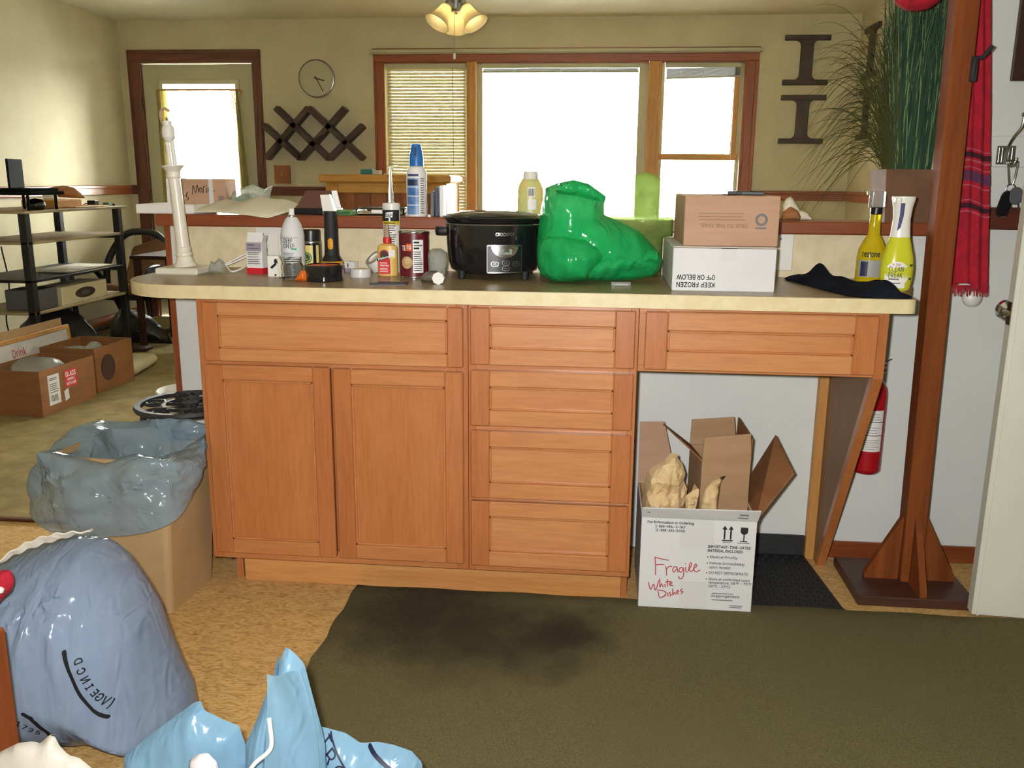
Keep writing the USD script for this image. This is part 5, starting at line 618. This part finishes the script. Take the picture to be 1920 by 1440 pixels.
for a in (222, 336, 99): shade(a, -36, .055)
part(cl, 'pull_chain', cat(tube([(-.006, -.03, 2.07), (-.006, -.03, 1.85)], .0012, 5)), 'steel'); part(cl, 'chain_pull', cyl(.007, 1.822, 1.852, 14).apply_translation((-.006, -.03, 0)), 'white_plastic')
# cabinet under the window
k = thing('wood_cabinet', 'oak cabinet with dark plank front standing before the left window', 'cabinet', (-1.62, 6.72, 0), rz=0); part(k, 'top', bx(-.505, .50, -.03, .62, 1.165, 1.225, .012), 'oak')
for a, b2 in ((-.46, -.365), (.375, .465)): part(k, 'stile', bx(a, b2, 0, .03, .05, 1.165, .004), 'oak_v')
part(k, 'header', bx(-.365, .375, 0, .03, 1.09, 1.165, .004), 'oak'); part(k, 'base_rail', bx(-.365, .375, 0, .03, .05, .13, .004), 'oak')
for i in range(6): part(k, 'plank', bx(-.365 + .1235 * i, -.365 + .1235 * i + .1215, .012 + .002 * (i % 2), .026, .13, 1.09, .002), ('oak_back', 'oak_back2')[i % 2])
for s_ in (-.46, .465): part(k, 'side', bx(s_, s_ - math.copysign(.02, s_), .03, .6, .05, 1.165), 'oak_v')
part(k, 'back', bx(-.44, .445, .58, .6, .05, 1.165), 'oak_back')
t = thing('small_box', 'small teal and white box lying on top of the oak cabinet', 'box', (-1.745, 6.80, 1.226), rz=-6); part(t, 'teal_part', bx(-.075, .02, -.03, .03, 0, .038, .002), 'teal_box'); part(t, 'white_end', bx(.02, .075, -.03, .03, 0, .032, .002), 'pale_box')
solo('napkin', bx(-1.64, -1.59, 6.76, 6.82, 1.226, 1.234, .002), 'paper', 'tiny folded white paper on the oak cabinet right of the teal box', 'paper')

# ------------------------------------------------------------------ left of the dining room
s = thing('shelf_unit', 'black metal shelving unit with thin boards along the left wall', 'shelf'); x0, x1, y0, y1 = -3.66, -3.2, 4.76, 5.79
for x in (x0, x1 - .045):
    for y in (y0, y1 - .045): part(s, 'leg', bx(x, x + .045, y, y + .045, .005, 1.0, .003), 'black_metal')
for z, m_ in ((.998, 'shelf_board'), (.825, 'shelf_board'), (.61, 'black_metal'), (.425, 'shelf_board')):
    part(s, 'shelf', bx(x0 - .015 * (z > .9), x1 + .02 * (z > .9), y0 - .03 * (z > .9), y1 + .03 * (z > .9), z - .008, z + .008, .002), m_)
    if z < .9: part(s, 'side_rail', bx(x0, x1, y1 - .03, y1 - .01, z - .03, z - .008), 'black_metal')
part(s, 'foot_rail', bx(x0, x1, y1 - .03, y1 - .01, .06, .09), 'black_metal')
ST = 1.0065
t = thing('laptop', 'open dark laptop on a black stand at the near end of the top shelf', 'laptop', (-3.29, 4.88, ST)); part(t, 'stand', bx(-.14, .14, -.12, .2, .085, .105, .004), 'matte_black'); part(t, 'keyboard_base', bx(-.13, .13, -.1, .16, .105, .122, .003), 'matte_black'); part(t, 'lid', rot(bx(-.13, .13, -.006, .006, 0, .16, .003), 0, 'x').apply_transform(trimesh.transformations.rotation_matrix(math.radians(-72), (0, 0, 1))).apply_translation((-.02, .0, .122)), 'matte_black')
for x, y in ((-.1, -.09), (.1, -.09), (-.1, .17), (.1, .17)): part(t, 'stand_leg', cyl(.008, 0, .086, 10).apply_translation((x, y, 0)), 'matte_black')
t = thing('black_pot', 'small glossy black round pot on the top shelf below the laptop', 'pot', (-3.23, 4.915, ST)); part(t, 'body', lathe([(0, 0), (.04, .002), (.052, .02), (.05, .04), (.035, .058), (0, .066)], 32), 'black_gloss', True)
t = thing('wood_tray', 'yellow wooden block tray on the top shelf behind the black pot', 'tray', (-3.37, 5.29, ST)); part(t, 'block', bx(-.12, .1, -.12, .16, 0, .05, .004), 'oak'); part(t, 'board', bx(-.14, .17, -.03, .36, 0, .008, .002), 'oak')
t = thing('paper_cup', 'small white tapered cup on the yellow tray', 'cup', (-3.43, 5.38, ST + .052)); part(t, 'cup', lathe([(0, 0), (.045, 0), (.03, .055), (0, .056)], 24), 'white_matte')
mm, ff = pillow([(-3.6, 1.066), (-3.58, 1.10), (-3.53, 1.128), (-3.45, 1.138), (-3.38, 1.125), (-3.33, 1.08), (-3.31, 1.058)], 5.56, .06, .012, .02, 16, 81, .8); solo('fur_bundle', mm, 'kraft_dark', 'shaggy tan bundle on the top shelf behind the white cup', 'bundle', True)
t = thing('camera_box', 'small black box on the top shelf near its far end', 'box', (-3.33, 5.69, ST)); part(t, 'body', bx(-.035, .02, -.025, .025, 0, .036, .004), 'black_plastic'); part(t, 'strap', tube([(-.035, 0, .02), (-.06, -.01, .012), (-.075, 0, .004)], .003, 6, 5), 'ink')
t = thing('green_box', 'tiny green box at the far end of the top shelf', 'box', (-3.27, 5.76, ST)); part(t, 'body', bx(-.03, .015, -.02, .02, 0, .02, .002), 'green_item'); part(t, 'black_knob', lathe([(0, 0), (.008, .002), (.008, .014), (0, .016)], 12).apply_translation((.035, 0, 0)), 'ink')
solo('paper_stack', bx(-3.5, -3.24, 5.2, 5.68, .6185, .628, .002), 'paper', 'white papers lying on the third shelf of the black unit', 'paper')
t = thing('tissue_box', 'cream box with a dark oval opening on the lowest shelf', 'box', (-3.30, 5.30, .4335)); part(t, 'box', bx(-.1, .085, -.25, .25, 0, .11, .003), 'cream_plastic'); part(t, 'oval', yz(ext(Polygon([(.11 * math.cos(q), .055 + .032 * math.sin(q)) for q in np.linspace(0, 6.28, 32)[:-1]]), .002), .0845), 'dark_brown'); part(t, 'oval_center', yz(ext(Polygon([(.05 * math.cos(q), .055 + .014 * math.sin(q)) for q in np.linspace(0, 6.28, 24)[:-1]]), .002), .086), 'grey_plastic')
t = thing('storage_bin', 'dark grey bin on the lowest shelf nearer than the cream box', 'bin', (-3.32, 4.92, .4335)); part(t, 'bin', bx(-.1, .1, -.1, .1, 0, .12, .006), 'grey_plastic')
for i, (x, y, h) in enumerate(((-3.9, 5.0, .9), (-3.85, 5.45, .7))): solo('wall_cable', tube([(x, y, h + .05), (x + .01, y + .02, h - .2), (x - .01, y - .02, h - .45), (x + .03, y + .03, .02)], .005, 6, 8), 'ink', f'dark cable hanging down the left wall behind the shelving, {("nearer", "farther")[i]} one', 'cable', True)
# cardboard and picture leaning on the shelf
solo('cardboard_sheet', plate([(-3.165, 4.05, .006), (-3.165, 4.95, .006), (-3.19, 4.97, .375), (-3.19, 4.05, .375)], .005), 'bin_tan', 'flat tan cardboard sheet leaning on the black shelving', 'cardboard', False)
fr = thing('framed_sign', 'white framed sign lettered Drink leaning before the cardboard sheet', 'sign', (0, 0, 0)); ang = math.degrees(math.atan2(.98, .14))
def fr_at(m): return rot(m, -6, 'x').apply_transform(trimesh.transformations.rotation_matrix(math.radians(90), (0, 0, 1))).apply_translation((-3.135, 4.42, .006))
part(fr, 'board', fr_at(bx(-.4, .55, -.008, .004, .02, .31)), 'label_white')
for q in ((-.42, .57, -.016, .006, .305, .33), (-.42, .57, -.016, .006, 0, .025), (.55, .572, -.016, .006, .02, .31), (-.42, -.398, -.016, .006, .02, .31)): part(fr, 'frame_bar', fr_at(bx(*q, .003)), 'oak')
part(fr, 'lettering', fr_at(xz(mv(txt('Drink', .045, .12), .09, .225), -.008)), 'ink_red')
def carton(name, label, loc, rz, w, d_, h, m_='card_dark'):
    t = thing(name, label, 'box', loc, rz=rz); part(t, 'carton', minus(bx(-w / 2, w / 2, -d_ / 2, d_ / 2, 0, h), bx(-w / 2 + .006, w / 2 - .006, -d_ / 2 + .006, d_ / 2 - .006, .006, 1)), m_, False); return t
t = carton('cardboard_box', 'open brown box with a red GLASS sticker and shipping label on the dining carpet', (-2.935, 4.34, .005), -3, .33, .45, .235)
yl = lambda m: yz(m, .165); sd_ = lambda x0_, z0_, x1_, z1_: yz(ext(sbox(x0_, z0_, x1_, z1_), .0008), .165)
part(t, 'shipping_label', sd_(-.165, .045, -.075, .20), 'label_white'); part(t, 'label_print', yz(cat(bars(-.155, -.09, [.18, .172, .15, .14, .13, .12, .108], .004, 3), *[bx(-.15 + .007 * i, -.147 + .007 * i, .062, .095, 0, .0006) for i in range(8)]), .1659), 'ink_grey', kind='stuff'); part(t, 'small_label', yz(ext(Polygon([(-.04, .04), (-.005, .05), (-.01, .105), (-.045, .095)]), .0008), .165), 'label_white')
part(t, 'red_sticker', sd_(-.03, .11, .07, .20), 'red_label', label='red sticker'); part(t, 'lettering', yz(cat(mv(txt('GLASS', .026, .085, True), .02, .165), mv(txt('HANDLE', .014, .06, True), .02, .143), mv(txt('WITH CARE', .014, .078, True), .02, .12)), .1659), 'ink_white')
mm, ff = pillow([(-.15, .10), (-.15, .225), (-.12, .245), (-.05, .262), (.03, .258), (.06, .25), (.1, .22), (.12, .10)], .02, .12, .016, .04, 12, 91, .9); part(t, 'packing', mm, 'bag_clear', 24, label='crumpled white packing plastic')
t = carton('cardboard_box', 'open brown box with a dark round print behind the box with the GLASS sticker', (-2.945, 4.815, .005), -2, .33, .38, .255); part(t, 'round_print', yz(ext(Polygon([(-.07 + .07 * math.cos(q), .13 + .075 * math.sin(q)) for q in np.linspace(0, 6.28, 32)[:-1]]), .0008), .165), 'dark_brown'); mm, ff = pillow([(-.15, .15), (-.14, .225), (-.06, .235), (0, .23), (.03, .262), (.06, .262), (.07, .232), (.15, .22), (.15, .15)], .0, .1, .016, .03, 14, 92, .9); part(t, 'packing', mm, 'bag_clear', 24)
solo('cushion', rot(bx(-.13, .12, -.19, .2, 0, .075, .025), 8, 'z').apply_translation((-2.94, 5.24, .006)), 'cream_plastic', 'flat cream slab cushion on the carpet beside the boxes', 'cushion', True)
solo('black_bag', pillow([(-3.78, .01), (-3.75, .25), (-3.62, .38), (-3.5, .37), (-3.38, .33), (-3.28, .22), (-3.24, .1), (-3.23, .01)], 5.45, .2, .03, .07, 9, 94, .9)[0], 'dark_bag', 'lumpy black rubbish bag under the shelving unit', 'bag', True)
solo('black_bag', pillow([(-3.56, .01), (-3.55, .16), (-3.45, .27), (-3.32, .25), (-3.22, .2), (-3.12, .1), (-3.08, .01)], 6.12, .1, .03, .06, 9, 95, .6)[0], 'dark_bag', 'dark slumped bag on the carpet beside the black armchair', 'bag', True)
# bentwood armchair
a = thing('armchair', 'black bentwood armchair with a brown cushion behind the shelving', 'armchair', (-3.62, 6.72, 0), rz=0)
for x in (-.29, .29): part(a, 'side_frame', cat(*[tube(np.array([(0, -.42, .05), (0, -.2, .03), (0, .15, .02), (0, .3, .04)]) + [x, k, 0], .018, 8, 6) for k in (0,)], tube([(x, .28, .03), (x, .1, .28), (x, -.15, .50), (x, -.38, .52), (x, -.44, .40), (x, -.40, .04)], .02, 8, 8)), 'black_metal')
part(a, 'arched_back', tube([(-.30, .05, .30), (-.33, .15, .52), (-.24, .25, .72), (-.1, .28, .76), (.06, .28, .72), (.14, .25, .55), (.16, .2, .3)], .028, 10, 8), 'black_metal', True); part(a, 'seat_rail', cat(bx(-.29, .29, -.38, -.35, .29, .33, .004), bx(-.29, .29, .08, .11, .24, .28, .004)), 'black_metal')
part(a, 'cushion', cat(hull(np.vstack([trimesh.creation.icosphere(1, .05).vertices + q for q in ((-.2, -.34, .36), (.24, -.34, .36), (-.2, .1, .30), (.24, .1, .30))])), hull(np.vstack([trimesh.creation.icosphere(1, .05).vertices + q for q in ((-.14, .12, .34), (.24, .12, .34), (-.13, .27, .60), (.22, .27, .60), (.05, .28, .66))]))), 'brown_cushion', True)
solo('runner_board', bx(-3.5, -3.14, 5.83, 5.95, .006, .03, .006), 'dark_brown', 'dark brown board lying on the carpet by the far shelf leg', 'board')
# dark side table with things, partly behind the half wall
t = thing('side_table', 'dark side table mostly hidden behind the end of the half wall', 'table', (-2.96, 6.2, 0)); part(t, 'top', bx(-.3, .3, -.26, .26, .635, .66, .006), 'matte_brown'); part(t, 'lower_shelf', bx(-.28, .28, -.24, .24, .46, .48, .004), 'matte_brown')
for x in (-.28, .24):
    for y in (-.25, .21): part(t, 'leg', bx(x, x + .04, y, y + .04, .006, .635, .004), 'matte_brown')
t = thing('green_case', 'grey green box on the lower shelf of the dark side table', 'box', (-3.02, 6.12, .4805)); part(t, 'case', bx(-.16, .12, -.1, .1, 0, .09, .01), 'grey_plastic')
t = thing('waste_basket', 'small white round basket on the carpet behind the half wall end', 'basket', (-1.905, 3.90, .005)); part(t, 'bowl', lathe([(0, 0), (.11, .0), (.13, .03), (.145, .22), (.14, .225), (.125, .03), (0, .012)], 40), 'white_matte', 40)
